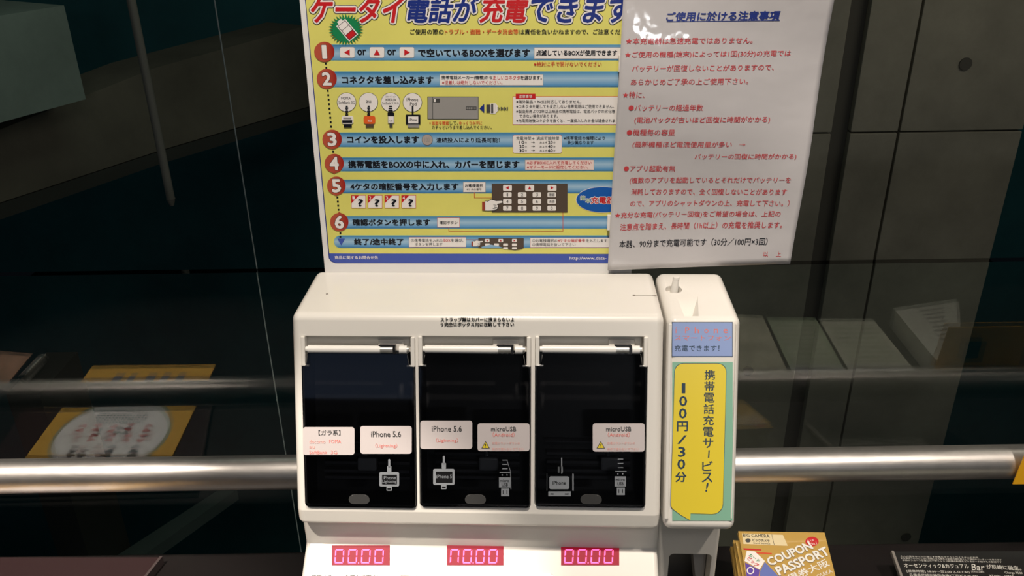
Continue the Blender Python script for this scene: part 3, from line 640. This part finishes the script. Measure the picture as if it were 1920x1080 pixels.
# connector pictures
for j, (x, y) in enumerate(((650, 191.5), (691, 191.5), (732.5, 191.5), (773.5, 192))):
    k = Ink(FPo); k.disc(x, y, 18.2, greyd, 5); k.disc(x, y, 17.4, pwhite, 6)
    if j == 0: k.text('FOMA', 640, 658, 184, 5, black, 7); k.text('SoftBank 3G', 635.5, 665.5, 192, 6, black, 7)
    if j == 1: k.text('au', 686.5, 696, 190.5, 5.5, black, 7, bold=.01)
    if j == 2: k.text('スマートフォン', 723, 742, 181, 3.5, black, 7); k.text('XPERIA', 722, 743, 187, 5, black, 7); k.text('SoftBank', 717, 733, 193.3, 5, black, 7); k.text('スマホ', 734, 748, 193.3, 4.5, black, 7)
    if j == 3: k.text('iPhone', 762.5, 784, 186.5, 7, black, 7, bold=.01); k.text('iPod', 767.5, 781, 194.5, 6.5, black, 7, bold=.01)
    if j in (0, 1):
        for i in range(6): k.rect(x - 1.4 - (i % 2), 198 + i * 3.2, x + 2.4 + (i % 2), 200.6 + i * 3.2, black, 8)
        k.rect(x - 9, 217, x + 14 - 1, 232, pwhite if j == 0 else orange, 8, r=4)
        if j == 0: k.rect(x - 6, 220, x + 9, 223, greyp, 9); k.rect(x - 8, 225, x + 11, 230, black, 9)
        else: k.text('au', x - 1, x + 6, 226, 4, pwhite, 9)
        k.rect(x - 5, 232, x + 10, 238.5, black if j == 0 else brown, 9)
    if j == 2:
        for i in range(4): k.rect(x - 3 - i * .6, 198 + i * 4, x + 3 + i * .6, 200.5 + i * 4, black, 8)
        k.rect(x - 5.5, 211, x + 7, 217, black, 8); k.rect(x - 5, 217, x + 7, 231, greyp, 8); k.rect(x - 4, 218, x + 6, 230, pwhite, 9); k.text('USB', x - 2, x + 4, 226, 3.5, greyd, 10); k.rect(x - 2, 231, x + 4, 238.5, greyd, 8)
    if j == 3:
        k.rect(x - 1.2, 198, x + 2.2, 215, black, 8); k.rect(x - 12.5, 214.5, x + 15, 233, black, 8, r=1.5); k.rect(x - 8, 218, x + 11, 231, pwhite, 9); k.text('iPhone', x - 5, x + 8, 224, 5, black, 10, bold=.02); k.rect(x - 9, 233, x + 13, 239, greyp, 8)
    k.build('connector_picture', po)
k = Ink(FPo)
k.rect(801.5, 181, 897.5, 223.5, greyd, 5); k.rect(802.5, 182, 896.5, 222.5, greyp, 6); k.rect(811, 182, 812, 222.5, greyd, 7); k.rect(812.5, 184.5, 825, 192, greyd, 7); k.rect(814, 185.5, 817, 191, pwhite, 8); k.rect(873.5, 199.5, 893.5, 206, greyd, 7)
for i in range(5): k.rect(875 + i * 3.7, 201, 877 + i * 3.7, 204.5, greyp, 8)
k.poly([(899, 203), (908, 194.5), (908, 211.5)], navy, 6)
k.rect(912, 196, 920, 211, greyd, 6); k.rect(919, 193.5, 929, 213, pwhite, 6, r=2); k.rect(921, 194.5, 925, 212, greyd, 7); k.poly([(928, 192.5), (934, 199), (934, 207), (928, 214)], pwhite, 6)
for i in range(7): k.rect(933 + i * 2.9, 200.5 + (i % 2), 935 + i * 2.9, 206.5 - (i % 2), greyd, 7)
k.build('phone_picture', po)
k = Ink(FPo); k.disc(801.3, 262, 10.4, greyd, 6); k.disc(801.3, 262, 9.8, mat('coin_print', (.42, .36, .33), .4), 7); k.text('100', 796, 806, 262, 9, greyp, 8, bold=.01); k.build('coin_picture', po)
for i, x in enumerate((659.5, 690.5, 722, 753.5)):
    k = Ink(FPo); k.frect(x, 366.5, x + 26, 389.5, pwhite, redo, 5, t=.8); k.poly([(x, 366.5), (x + 13.5, 366.5), (x, 380.5)], red, 7); k.text('1234'[i], x + 1.5, x + 6, 370.5, 6.5, pwhite, 8, bold=.02); k.text('?', x + 12, x + 22, 380, 14, black, 8, bold=.045); k.build('code_box', po)
k = Ink(FPo); k.rect(922, 344, 1064, 398, brown, 6)
for x, d in ((951.5, 'l'), (993, 'u'), (1035, 'r')): k.rect(x - 8.3, 346.5, x + 8.3, 357.5, pwhite, 7, r=2); tri(k, x, 351.8, 3.2, d, red, 8)
for r_, row in enumerate((('1', '2', '3', '確認'), ('4', '5', '6', '消去'), ('7', '8', '9', '0'))):
    for c_, t in enumerate(row):
        x = 951.3 + c_ * 27.7; y = 364.7 + r_ * 12.6; k.rect(x - 8, y - 4.6, x + 8, y + 4.6, pwhite, 7, r=2); hw = 5.5 if len(t) > 1 else (1.2 if t == '1' else 2); k.text(t, x - hw, x + hw, y, 6, greyd, 8, bold=.01)
k.build('keypad_picture', po)
k = Ink(FPo); k.rect(897, 446, 982, 465, brown, 6); k.poly([(940, 464), (982, 464), (978, 467), (966, 469), (955, 468)], brown, 6)
for x in (913.5, 939, 964.5): k.rect(x - 4.5, 447.5, x + 4.5, 453.5, pwhite, 7, r=1.5); tri(k, x, 450.5, 1.8, 'lur'[int((x - 913) / 25)], red, 8)
for i, x in enumerate((914, 931, 948, 964.5)): k.rect(x - 4.5, 456, x + 4.5, 461, pwhite, 7, r=1.2)
for i, x in enumerate((948, 964.5)): k.rect(x - 4.5, 463, x + 4.5, 467, pwhite, 7, r=1.2)
k.poly([(903, 462), (920, 458), (935, 461), (945, 464.5), (903, 464.5)], bar_m, 9); k.build('keypad_picture', po)
def hand(x, y, s_):
    k = Ink(FPo); P = lambda L: [(x + a * s_, y + b * s_) for a, b in L]
    k.poly(P([(0, 2), (5, 2), (5, 18), (0, 18)]), mat('cuff', (.33, .05, .03), .4), 9); k.poly(P([(5, 0), (10, 0), (10, 19), (5, 19)]), black, 9); k.poly(P([(5.8, .8), (9.2, .8), (9.2, 18.2), (5.8, 18.2)]), pwhite, 10)
    o_ = [(9, 2), (18, -2), (26, .5), (37, .0), (38.5, 2), (37, 3.8), (27, 6), (30, 9), (29, 14), (24, 17.5), (9, 18.5)]
    k.poly(P([(a + (1 if a > 18 else -.6), b + (.9 if b > 8 else -.9)) for a, b in o_]), black, 9); k.poly(P(o_), pwhite, 10)
    for a, b in ((21, 7), (23, 11), (20, 14)): k.poly(P([(a, b), (a + 6, b + 1), (a + 6, b + 1.9), (a, b + .8)]), black, 11)
    k.build('pointing_hand_picture', po)
hand(904, 376, 1); hand(884, 451, .56)
k = Ink(FPo); k.disc(1130, 374, 50.5, pwhite, 5, ry=24.6, n=40); k.disc(1130, 374, 49.5, bluee, 6, ry=23.8, n=40)
k.text('簡', 1088, 1097, 371, 8, pwhite, 7, bold=.1, fit=0.); k.text('簡', 1088, 1097, 371, 8, green, 8); k.text('単', 1098, 1107, 376, 8, pwhite, 7, bold=.1, fit=0.); k.text('単', 1098, 1107, 376, 8, green, 8)
k.text('充電器', 1108, 1152, 375, 13, pwhite, 7, bold=.09, fit=0.); k.text('充電器', 1108, 1152, 375, 13, red, 8, bold=.03); k.build('oval_logo', po)
k = Ink(FPo)
for a in ((889, 360.5, 890, 371), (889, 370.3, 922, 371), (841, 427, 842, 433.6), (841, 433, 1056, 433.8), (1055, 398, 1056, 433.8), (874, 449, 897, 449.6)): k.rect(*a, redo, 5)
k.build('guide_line', po)

# ================================================================ NOTICE
def warp(u, v): return .0015 * math.sin(u * 19 + 1) * math.cos(v * 13) + .0024 * math.sin(v * 31 + u * 12)
FN = Frame(FPo.p0 + FPo.N * .0095, YAW, R(5), rot=R(-.1))
c4 = [FN.uv(1169, -6), FN.uv(1566, -6), FN.uv(1482, 495.5), FN.uv(1139, 506)]
d_ = .03 / .28
c4[0] = (c4[0][0] + (c4[0][0] - c4[3][0]) * d_, c4[0][1] + (c4[0][1] - c4[3][1]) * d_); c4[1] = (c4[1][0] + (c4[1][0] - c4[2][0]) * d_, c4[1][1] + (c4[1][1] - c4[2][1]) * d_)
no = empty('notice_sheet', Matrix.Translation(FN.p0 + FN.X * c4[3][0]) @ Matrix.Rotation(YAW, 4, 'Z'), 'laminated pale sheet with red writing and blue heading, taped over the poster right edge', 'notice')
NX, NY = 40, 40; vs = []; fs = []; RNn = rel(no, FN)
for layer in (0, 1):
    for j in range(NY + 1):
        for i in range(NX + 1):
            s_, t_ = i / NX, j / NY
            u = (1 - t_) * ((1 - s_) * c4[0][0] + s_ * c4[1][0]) + t_ * ((1 - s_) * c4[3][0] + s_ * c4[2][0]); v = (1 - t_) * ((1 - s_) * c4[0][1] + s_ * c4[1][1]) + t_ * ((1 - s_) * c4[3][1] + s_ * c4[2][1])
            vs.append(RNn @ Vector((u, v, warp(u, v) - .0004 * layer)))
    o0 = layer * (NX + 1) * (NY + 1)
    for j in range(NY):
        for i in range(NX):
            a = o0 + j * (NX + 1) + i; q_ = (a, a + NX + 1, a + NX + 2, a + 1); fs.append(q_ if not layer else q_[::-1])
n1 = (NX + 1) * (NY + 1)
rim = [i for i in range(NX)] + [NX + j * (NX + 1) for j in range(NY)] + [NY * (NX + 1) + i for i in range(NX, 0, -1)] + [j * (NX + 1) for j in range(NY, 0, -1)]
for a, b_ in zip(rim, rim[1:] + rim[:1]): fs.append((a, b_, b_ + n1, a + n1))
mesh('sheet', vs, fs, lamin, no, smooth=True)
k = Ink(FN, warp=warp)
k.text('ご使用に於ける注意事項', 1249, 1464, 31.5, 18, navy, 3, yr=29, bold=.04, shear=.1); k.poly([(1250, 40), (1463, 38), (1463, 39.2), (1250, 41.2)], navy, 3)
NL = [('★本充電器は急速充電ではありません。', 1173, 1412, 77, 76), ('★ご使用の機種(端末)によっては1回(30分)の充電では', 1171, 1484, 103, 101), ('バッテリーが回復しないことがありますので、', 1184, 1452, 128, 126.5), ('あらかじめご了承の上ご使用下さい。', 1182, 1403, 153, 152), ('★特に、', 1167, 1208, 177, 177), ('●バッテリーの経過年数', 1178, 1317, 201.5, 201), ('(電池パックが古いほど回復に時間がかかる)', 1189, 1443, 225, 224), ('●機種毎の容量', 1175, 1265, 248, 247.5), ('(最新機種ほど電流使用量が多い', 1186, 1371, 271.5, 271), ('バッテリーの回復に時間がかかる)', 1302, 1492, 294, 293), ('●アプリ起動有無', 1170, 1266, 317, 316.5), ('(複数のアプリを起動しているとそれだけでバッテリーを', 1181, 1482, 340, 337.5), ('消耗しておりますので、全く回復しないことがあります', 1184, 1475, 361, 359.5), ('ので、アプリのシャットダウンの上、充電して下さい。）', 1182, 1480, 383, 381), ('★充分な充電(バッテリー回復)をご希望の場合は、上記の', 1153, 1464, 405.5, 402), ('注意点を踏まえ、長時間（1h以上）の充電を推奨します。', 1163, 1467, 426.5, 422)]
for t, x0, x1, y0, y1 in NL: k.text(t, x0, x1, y0, 13.2 if '(' in t or '（' in t else 12, redn, 3, yr=y1, bold=.008, shear=.06)
k.text('→', 1385, 1397, 270.5, 4, redn, 3); k.text('本器、90分まで充電可能です（30分／100円×3回）', 1161, 1440, 458, 14, black, 3, yr=453.5, bold=.008, shear=.06); k.text('以', 1432, 1441, 477.5, 9, redn, 3); k.text('上', 1456, 1465, 477, 9, redn, 3)
k.build('lettering', no)
bm = bmesh.new()
for x, y in ((1172, 120), (1150, 420)):
    u, v = FN.uv(x, y); add_box(bm, u - .006, u + .006, v - .008, v + .008, -.0079, -.0025 + warp(u, v))
from_bm('tape_pad', bm, pwhite, no, M=RNn)

# ================================================================ THINGS ON THE COUNTER
ochre = mat('booklet_ochre', (.50, .31, .07), .35, coat=.5); pages = mat('booklet_pages', (.42, .36, .24), .7); cream = mat('booklet_cream', (.72, .60, .36), .4)
silver = mat('booklet_silver', (.80, .78, .74), .3); pblue = mat('booklet_blue', (.12, .16, .45), .4); pviolet = mat('booklet_violet', (.10, .05, .35), .4)
LB = R(71)
FB = Frame((.30, .893, -.802), R(-2.5), LB, rot=R(0))
BW, BH, BT = FB.uv(1547, 1003)[0] - FB.uv(1384, 997)[0], .150, .0055
tl = FB.uv(1384, 996)
def booklet(i, du, dv, dw, rot, label):
    Fb = Frame(FB.p0 + FB.X * (tl[0] + du) + FB.V * (tl[1] + dv) + FB.N * dw, R(-2.5), LB, rot=R(rot))
    base = Fb.p0 - Fb.V * BH
    e = empty('coupon_booklet', Matrix.Translation(base), label, 'booklet', 'coupon booklets stacked beside the machine')
    M_ = rel(e, Fb)
    bm = bmesh.new(); add_box(bm, .0008, BW - .0008, -BH + .0006, -.0008, -BT + .0006, -.0006); from_bm('page_block', bm, pages, e, M=M_)
    bm = bmesh.new(); add_box(bm, 0, BW, -BH, 0, -.0006, 0); add_box(bm, 0, BW, -BH, 0, -BT, -BT + .0006); from_bm('cover', bm, ochre, e, M=M_)
    return e
b0 = booklet(0, 0, 0, 0, 0, 'topmost ochre coupon booklet with slanted silver lettering, right of the coin tower')
stack_lbl = ['second', 'third', 'fourth', 'fifth', 'sixth']
for i in range(1, 6):
    booklet(i, (-.0012 * i, -.0045, -.006, -.004, -.0085, -.005)[i] if i else 0, (0, -.012, -.007, -.015, -.010, -.014)[i], -(BT + .0003) * i, (0, 1.5, -1, 2, 0, 1)[i], '%s coupon booklet from the top, its edge showing left of the top cover' % stack_lbl[i - 1])
k = Ink(FB)
k.poly([(1391, 1000), (1468, 1003), (1477, 1023.5), (1394, 1020)], cream, 1); k.poly([(1446.5, 1002), (1447.2, 1002), (1452, 1022), (1451.2, 1022)], brown, 2)
k.text('BIG CAMERA', 1393, 1443, 1003.5, 6, black, 3, yr=1005.5, bold=.015); k.text('ビックカメラ', 1411, 1443, 1012.8, 5.5, black, 3, yr=1014.5, bold=.03)
k.disc(1402.5, 1013.5, 5, greyd, 2, ry=4); k.text('Card Service', 1412, 1444, 1018.3, 3, brown, 3, yr=1019.6)
k.poly([(1393, 1021.5), (1478, 1025.5), (1510, 1031), (1560, 1038.5), (1548, 1004), (1480, 1001)] and [(1394, 1028), (1427, 1030), (1427.5, 1032.5), (1394.5, 1031)], red, 2); k.poly([(1417, 1035), (1447, 1037), (1447.5, 1039.5), (1418, 1038)], redo, 2)
k.disc(1522.5, 1015.5, 12.5, red, 2, ry=9); k.text('No.1', 1519, 1531, 1020, 5, pwhite, 4, yr=1018.5); k.text('大人気', 1513, 1526, 1014.5, 4, pwhite, 4, yr=1013)
k.text('COUPON', 1440, 1520, 1055, 14, brown, 3, yr=1022.5, bold=.075, fit=0.); k.text('COUPON', 1440, 1520, 1054.5, 14, silver, 4, yr=1022, bold=.05, fit=0.)
k.text('PASSPORT', 1457, 1551, 1072.5, 15, brown, 3, yr=1033, bold=.075, fit=0.); k.text('PASSPORT', 1457, 1551, 1072, 15, silver, 4, yr=1032.5, bold=.05, fit=0.)
k.text('得券大阪', 1478, 1552, 1086, 14, silver, 4, yr=1054, bold=.02); k.text('OSAKA', 1532, 1559, 1082, 7, silver, 4, yr=1070)
k.poly([(1400, 1033), (1415, 1034), (1434, 1052), (1424, 1068), (1396, 1052)], pwhite, 3); k.text('ビッグ', 1403, 1421, 1046, 8, red, 5, yr=1062, bold=.03); k.text('カード', 1405, 1424, 1040, 6, green, 5, yr=1053, bold=.03)
k.poly([(1397, 1055), (1424, 1069), (1421, 1092), (1401, 1092)], pviolet, 3); k.poly([(1434, 1054), (1462, 1083), (1462, 1092), (1424, 1092), (1425, 1071)], pblue, 3); k.disc(1407, 1070, 7, pwhite, 4); k.disc(1407, 1070, 5, pviolet, 5)
k.build('cover_print', b0)
# wedge under the booklets
es = empty('booklet_rest', Matrix.Translation((.34, .86, ZC)), 'black wedge rest under the coupon booklets, mostly hidden by them', 'stand')
FE = Frame(FB.p0 + FB.X * tl[0] + FB.V * (tl[1] - .02) + FB.N * (-(BT + .0003) * 6 - .0012), R(-2.5), LB)
Ti = o_M[es.name].inverted() @ FE.M; bm = bmesh.new(); pr = []
for xx in (.012, BW - .012):
    a = Ti @ Vector((xx, 0, 0)); b_ = Ti @ Vector((xx, -.105, 0)); pr.append([a, b_, Vector((b_.x, b_.y, .0003)), Vector((a.x, a.y, .0003))])
va = [bm.verts.new(q_) for q_ in pr[0]]; vb = [bm.verts.new(q_) for q_ in pr[1]]; bm.faces.new(va); bm.faces.new(vb[::-1])
for i in range(4): bm.faces.new((va[i], vb[i], vb[(i + 1) % 4], va[(i + 1) % 4]))
from_bm('wedge', bm, blackp, es)
# black bar flyer
LR = R(74)
FBr = Frame((.50, .90, -.845), R(-1), LR, rot=R(0))
fl = empty('bar_flyer', Matrix.Translation((.62, .76, -.80)), 'black glossy bar flyer with fine white writing at the lower right', 'flyer')
q = [FBr.uv(1671, 1034), FBr.uv(1990, 1046)]
bm = bmesh.new(); add_box(bm, q[0][0], q[1][0], q[0][1] - .13, q[0][1], -.003, 0); from_bm('sheet', bm, mat('flyer_black', (.008, .008, .008), .35), fl, M=rel(fl, FBr))
bm = bmesh.new(); add_box(bm, q[0][0] - .001, q[0][0] + .003, q[0][1] - .13, q[0][1], -.004, .003, bev=.001); from_bm('clear_edge_strip', bm, mat('acrylic_edge', (.22, .20, .18), .2), fl, smooth=True, M=rel(fl, FBr))
fw = mat('flyer_ink', (.62, .60, .55), .5); k = Ink(FBr)
k.text('大人の夜をゆったり過ごす本格カクテルとウイスキーのお店', 1688, 1834, 1043, 3, fw, 1, yr=1045.5); k.text('お仕事帰りのひとときに気軽に立ち寄れる駅前の隠れ家として貸切やパーティーも承ります', 1689, 1878, 1046.5, 3, fw, 1, yr=1050); k.text('季節のフルーツを使った一杯とシェフ自慢の料理をどうぞお一人様でも大歓迎です', 1692, 1878, 1050.5, 3, fw, 1, yr=1054)
k.text('オーセンティック&カジュアル', 1695, 1816, 1060, 8, fw, 1, yr=1062, bold=.01); k.text('Bar', 1820, 1846, 1063, 11, fw, 1, yr=1064, shear=.3); k.text('が尼崎に誕生。', 1849, 1914, 1062.5, 8, fw, 1, yr=1065.5, bold=.01)
k.text('[営業時間] 18:00〜翌2:00 (L.O.1:30)', 1700, 1818, 1071, 5, fw, 1, yr=1073); k.text('[定休日] 日曜日', 1821, 1845, 1071.5, 4, fw, 1, yr=1073); k.text('Charge ¥500', 1884, 1917, 1074, 5, fw, 1, yr=1075); k.text('兵庫県尼崎市神田中通3丁目ビル2F TEL', 1705, 1835, 1078, 5, fw, 1, yr=1080.5); k.text('¥500〜 ¥700〜', 1855, 1910, 1080, 5, fw, 1, yr=1082)
k.build('lettering', fl)
hs = empty('flyer_rest', Matrix.Translation((.62, .88, ZC)), 'black wedge rest under the bar flyer, hidden by it', 'stand')
FE = Frame(FBr.p0 + FBr.N * -.0042, R(-1), LR)
Ti = o_M[hs.name].inverted() @ FE.M; bm = bmesh.new(); pr = []
for xx in (q[0][0] + .01, q[1][0] - .01):
    a = Ti @ Vector((xx, q[0][1] - .01, 0)); b_ = Ti @ Vector((xx, q[0][1] - .11, 0)); pr.append([a, b_, Vector((b_.x, b_.y, .0003)), Vector((a.x, a.y, .0003))])
va = [bm.verts.new(q_) for q_ in pr[0]]; vb = [bm.verts.new(q_) for q_ in pr[1]]; bm.faces.new(va); bm.faces.new(vb[::-1])
for i in range(4): bm.faces.new((va[i], vb[i], vb[(i + 1) % 4], va[(i + 1) % 4]))
from_bm('wedge', bm, blackp, hs)
# yellow card on the handrail
FY = Frame((.65, .8835, -.70), 0, 0)
a = FY.uv(1919, 836); b_ = FY.uv(1898, 907)
yc = empty('yellow_card', Matrix.Translation(FY.M @ Vector((b_[0], b_[1], 0))), 'bright yellow card hooked over the handrail at the right border', 'card')
bm = bmesh.new(); add_prism(bm, [b_, (b_[0] + .14, b_[1]), (b_[0] + .14, b_[1] + .10), (a[0] + .009, b_[1] + .10)], 0, .0012); from_bm('card', bm, mat('card_yellow', (.80, .40, .01), .45), yc, M=rel(yc, FY))
bm = bmesh.new(); add_box(bm, b_[0] + .04, b_[0] + .07, b_[1] + .04, b_[1] + .075, -.0035, 0); from_bm('hook', bm, blackp, yc, M=rel(yc, FY))

# flyers lying on the counter in front; the balustrade glass mirrors them
YG = 1.004
def mir(px, py, z=ZC):                            # where a thing mirrored at (px, py) lies on the counter
    d = ray(px, py); p = d * (z / d.z); return Vector((p.x, 2 * YG - p.y, z))
def flat_stack(name, corners, h, m, label, cat, group=None, zb_=ZC):
    c = sum((Vector(q_) for q_ in corners), Vector()) / 4; c.z = zb_
    e = empty(name, Matrix.Translation(c), label, cat, group)
    P = [Vector((q_.x - c.x, q_.y - c.y)) for q_ in corners]
    bm = bmesh.new(); add_prism(bm, [(q_.x, q_.y) for q_ in P], 0.0004, h); from_bm('paper_block', bm, m, e)
    return e, P, h
def on_top(P, s_, t_):
    t_ = min(t_, .995)
    return on_top_(P, s_, t_)
def on_top_(P, s_, t_):                            # P: mirror-top-left, top-right, bottom-right, bottom-left
    return (P[0] * (1 - s_) + P[1] * s_) * (1 - t_) + (P[3] * (1 - s_) + P[2] * s_) * t_
def shape(e, P, h, L, m, name, lay=1, close=True):
    vs = [(*on_top(P, a, b), h + .00025 * lay) for a, b in L]; return mesh(name, vs, [tuple(range(len(vs)))], m, e)
ZT = ZC + .016
A0 = mir(169, 692, ZT); A1 = mir(401, 690, ZT); A2 = mir(319, 862, ZT); A3 = mir(44, 862, ZT)
ext = 0.0
A2 = A2 + (A2 - A1) * ext; A3 = A3 + (A3 - A0) * ext
e, P, h = flat_stack('cafe_flyer', (A0, A1, A2, A3), .004, mat('flyer_orange', (.72, .42, .08), .4), 'orange flyer with white oval of red figures on the maroon tray, mirrored in the glass', 'flyer', zb_=ZC + .0121)
ell = lambda cx, cy, rx, ry, n=36: [(cx + rx * math.cos(2 * math.pi * i / n), cy + ry * math.sin(2 * math.pi * i / n)) for i in range(n)]
shape(e, P, h, ell(.5, .78, .41, .37), mat('flyer_grey_ring', (.35, .36, .25), .5), 'print_ring', 1); shape(e, P, h, ell(.5, .78, .385, .345), mat('flyer_white_oval', (.80, .80, .82), .5), 'print_oval', 2)
random.seed(9); fr_, fg_ = mat('figure_red', (.62, .10, .10), .5), mat('figure_grey', (.16, .16, .17), .5); fpk = mat('figure_pale', (.62, .48, .48), .5)
vs = []; fs = []; mi = []
def blob(cx, cy, rx, ry, m):
    b = len(vs); ph_ = random.random() * 6
    for i in range(12):
        a_ = 2 * math.pi * i / 12; r_ = 1 + .3 * math.sin(3 * a_ + ph_); vs.append((*on_top(P, cx + rx * r_ * math.cos(a_), cy + ry * r_ * math.sin(a_)), h + .0012 + .00002 * len(fs))); 
    fs.append(tuple(range(b, b + 12))); mi.append(m)
for cx in (.26, .38, .50, .62, .76):
    for j in range(4): blob(cx + random.uniform(-.035, .035), .72 + j * .035 + random.uniform(-.012, .012), .028, .018, [0, 1, 2, 0][j] if random.random() < .7 else 2)
for cx in (.28, .38, .48, .56, .70):
    for j in range(3): blob(cx + random.uniform(-.03, .03), .93 + j * .035, .030, .016, 1 if random.random() < .6 else 2)
for j in range(4):
    for i in range(16): blob(.32 + i * .024, .565 + j * .026 + (.0), .008, .004, 1)
mesh('print_figures', vs, fs, [fr_, fg_, fpk], e, mi)['kind'] = 'stuff'
for cx, wd in ((.24, .07), (.36, .05), (.50, .07), (.62, .06), (.74, .06)):
    shape(e, P, h, [(cx, .10), (cx + wd, .10), (cx + wd, .34), (cx, .34)], mat('flyer_blue_grey_ink', (.14, .15, .20), .5), 'print_block', 1)
A = [mir(-60, 662), mir(56, 672), mir(10, 728), mir(-120, 722)]
e, P, h = flat_stack('photo_leaflet', A, .004, mat('leaflet_brown', (.42, .25, .17), .5, noise=(30, .5)), 'brown photo leaflet mirrored in the glass at the far left border', 'leaflet')
# coil
cvs = []; cf_ = []; c0 = mir(62, 705) + Vector((0, 0, .012)); n_ = 8
bm = bmesh.new(); prev = None
for i in range(n_ * 14 + 1):
    a_ = 2 * math.pi * i / 14; p = Vector((c0.x + .010 * math.cos(a_), c0.y - .035 + i / (n_ * 14) * .07, c0.z + .010 * math.sin(a_)))
    if prev is not None: add_cyl(bm, prev, p, .0013, n=6)
    prev = p
tag(from_bm('wire_coil', bm, chrome, smooth=True), 'small chrome wire coil lying on the counter, mirrored in the glass at the left', 'coil')
palep = mat('leaflet_pale', (.55, .55, .46), .5, noise=(25, .2)); greenp = mat('leaflet_green', (.36, .42, .30), .5, noise=(25, .25)); greyl = mat('leaflet_grey_blue', (.45, .47, .48), .5)
e, P, h = flat_stack('map_leaflet', [mir(1335, 596), mir(1432, 600), mir(1482, 712), mir(1368, 712)], .004, mat('leaflet_map', (.50, .48, .38), .5, noise=(18, .5)), 'pale map leaflet mirrored in the glass just right of the coin tower', 'leaflet', 'leaflets on the right of the counter')
e, P, h = flat_stack('lined_leaflet', [mir(1440, 604), mir(1532, 604), mir(1592, 712), mir(1490, 712)], .004, greenp, 'pale green leaflet mirrored in the glass, second from the coin tower', 'leaflet', 'leaflets on the right of the counter')
for j in range(9): shape(e, P, h, [(.1, .12 + j * .085), (.92, .12 + j * .085), (.92, .15 + j * .085), (.1, .15 + j * .085)], palep, 'print_line', 1)
shape(e, P, h, [(0, .84), (1, .84), (1, 1), (0, 1)], greyl, 'print_band', 2)
e, P, h = flat_stack('lined_leaflet', [mir(1538, 606), mir(1640, 606), mir(1726, 712), mir(1600, 712)], .004, palep, 'cream lined leaflet mirrored in the glass, third from the coin tower', 'leaflet', 'leaflets on the right of the counter')
for j in range(8): shape(e, P, h, [(.08, .12 + j * .085), (.92, .12 + j * .085), (.92, .145 + j * .085), (.08, .145 + j * .085)], greenp, 'print_line', 1)
shape(e, P, h, [(0, .84), (1, .84), (1, 1), (0, 1)], greyl, 'print_band', 2)
# white box of booklets
q4 = [mir(1672, 618), mir(1790, 600), mir(1795, 712), mir(1745, 712)]
e, P, h = flat_stack('leaflet_box', q4, .045, mat('box_white_card', (.60, .60, .54), .5), 'white box of leaflets with fine print mirrored in the glass at the right', 'box')
k_ = [(.52, .05), (.9, .05), (.9, .92), (.52, .92)]
for j in range(11): shape(e, P, h, [(.35 + .02 * j, .06 + j * .082), (.75, .06 + j * .082), (.75, .09 + j * .082), (.35 + .02 * j, .09 + j * .082)], greyp, 'print_line', 1)
# low maroon tray at the lower left, the flyer lies in it
def onz(px, py, z): d = ray(px, py); return d * (z / d.z)
TZ = ZC + .012
a, b_, c_ = onz(-160, 1045, TZ), onz(300, 1045, TZ), onz(268, 1085, TZ)
c_ = b_ + (c_ - b_) * 8; d4 = Vector((a.x - .05, c_.y, TZ)); cc = Vector(((a.x + b_.x) / 2, (b_.y + c_.y) / 2, ZC))
rk = empty('flyer_tray', Matrix.Translation(cc), 'low dark maroon flyer tray on the counter at the lower left corner', 'tray')
pt = [(q_.x - cc.x, q_.y - cc.y) for q_ in (a, b_, c_, d4)]
bm = bmesh.new(); add_prism(bm, pt, .0004, .012); from_bm('tray_body', bm, mat('rack_maroon', (.024, .011, .012), .4), rk)
bm = bmesh.new(); ex = [(p[0] * 1.0, p[1]) for p in pt]
n_ = (Vector(pt[2]) - Vector(pt[1])).normalized(); add_prism(bm, [pt[1], pt[2], (pt[2][0] + .004, pt[2][1]), (pt[1][0] + .004, pt[1][1])], .0004, .014); from_bm('tray_edge', bm, mat('rack_edge', (.06, .045, .045), .3), rk)
def split_loose(o):
    bm = bmesh.new(); bm.from_mesh(o.data); seen = set(); parts = []
    for v in bm.verts:
        if v in seen: continue
        st = [v]; seen.add(v); isl = []
        while st:
            x = st.pop(); isl.append(x.index)
            for e_ in x.link_edges:
                y_ = e_.other_vert(x)
                if y_ not in seen: seen.add(y_); st.append(y_)
        parts.append(set(isl))
    bm.free()
    if len(parts) < 2: return
    src = o.data
    for n_i, isl in enumerate(parts):
        ix = sorted(isl); mp = {v: k2 for k2, v in enumerate(ix)}; me = bpy.data.meshes.new(src.name)
        me.from_pydata([src.vertices[v].co for v in ix], [], [[mp[v] for v in p.vertices] for p in src.polygons if p.vertices[0] in isl]); me.materials.append(src.materials[0])
        if n_i == 0: o.data = me
        else: c2 = o.copy(); c2.data = me; C.objects.link(c2)
for o in list(C.objects):
    if o.name.split('.')[0] in ('seam_mark', 'hinge_stop', 'tape_pad', 'tie_hole', 'front_ridge', 'tray_rib', 'key'): split_loose(o)
bpy.context.view_layer.update()
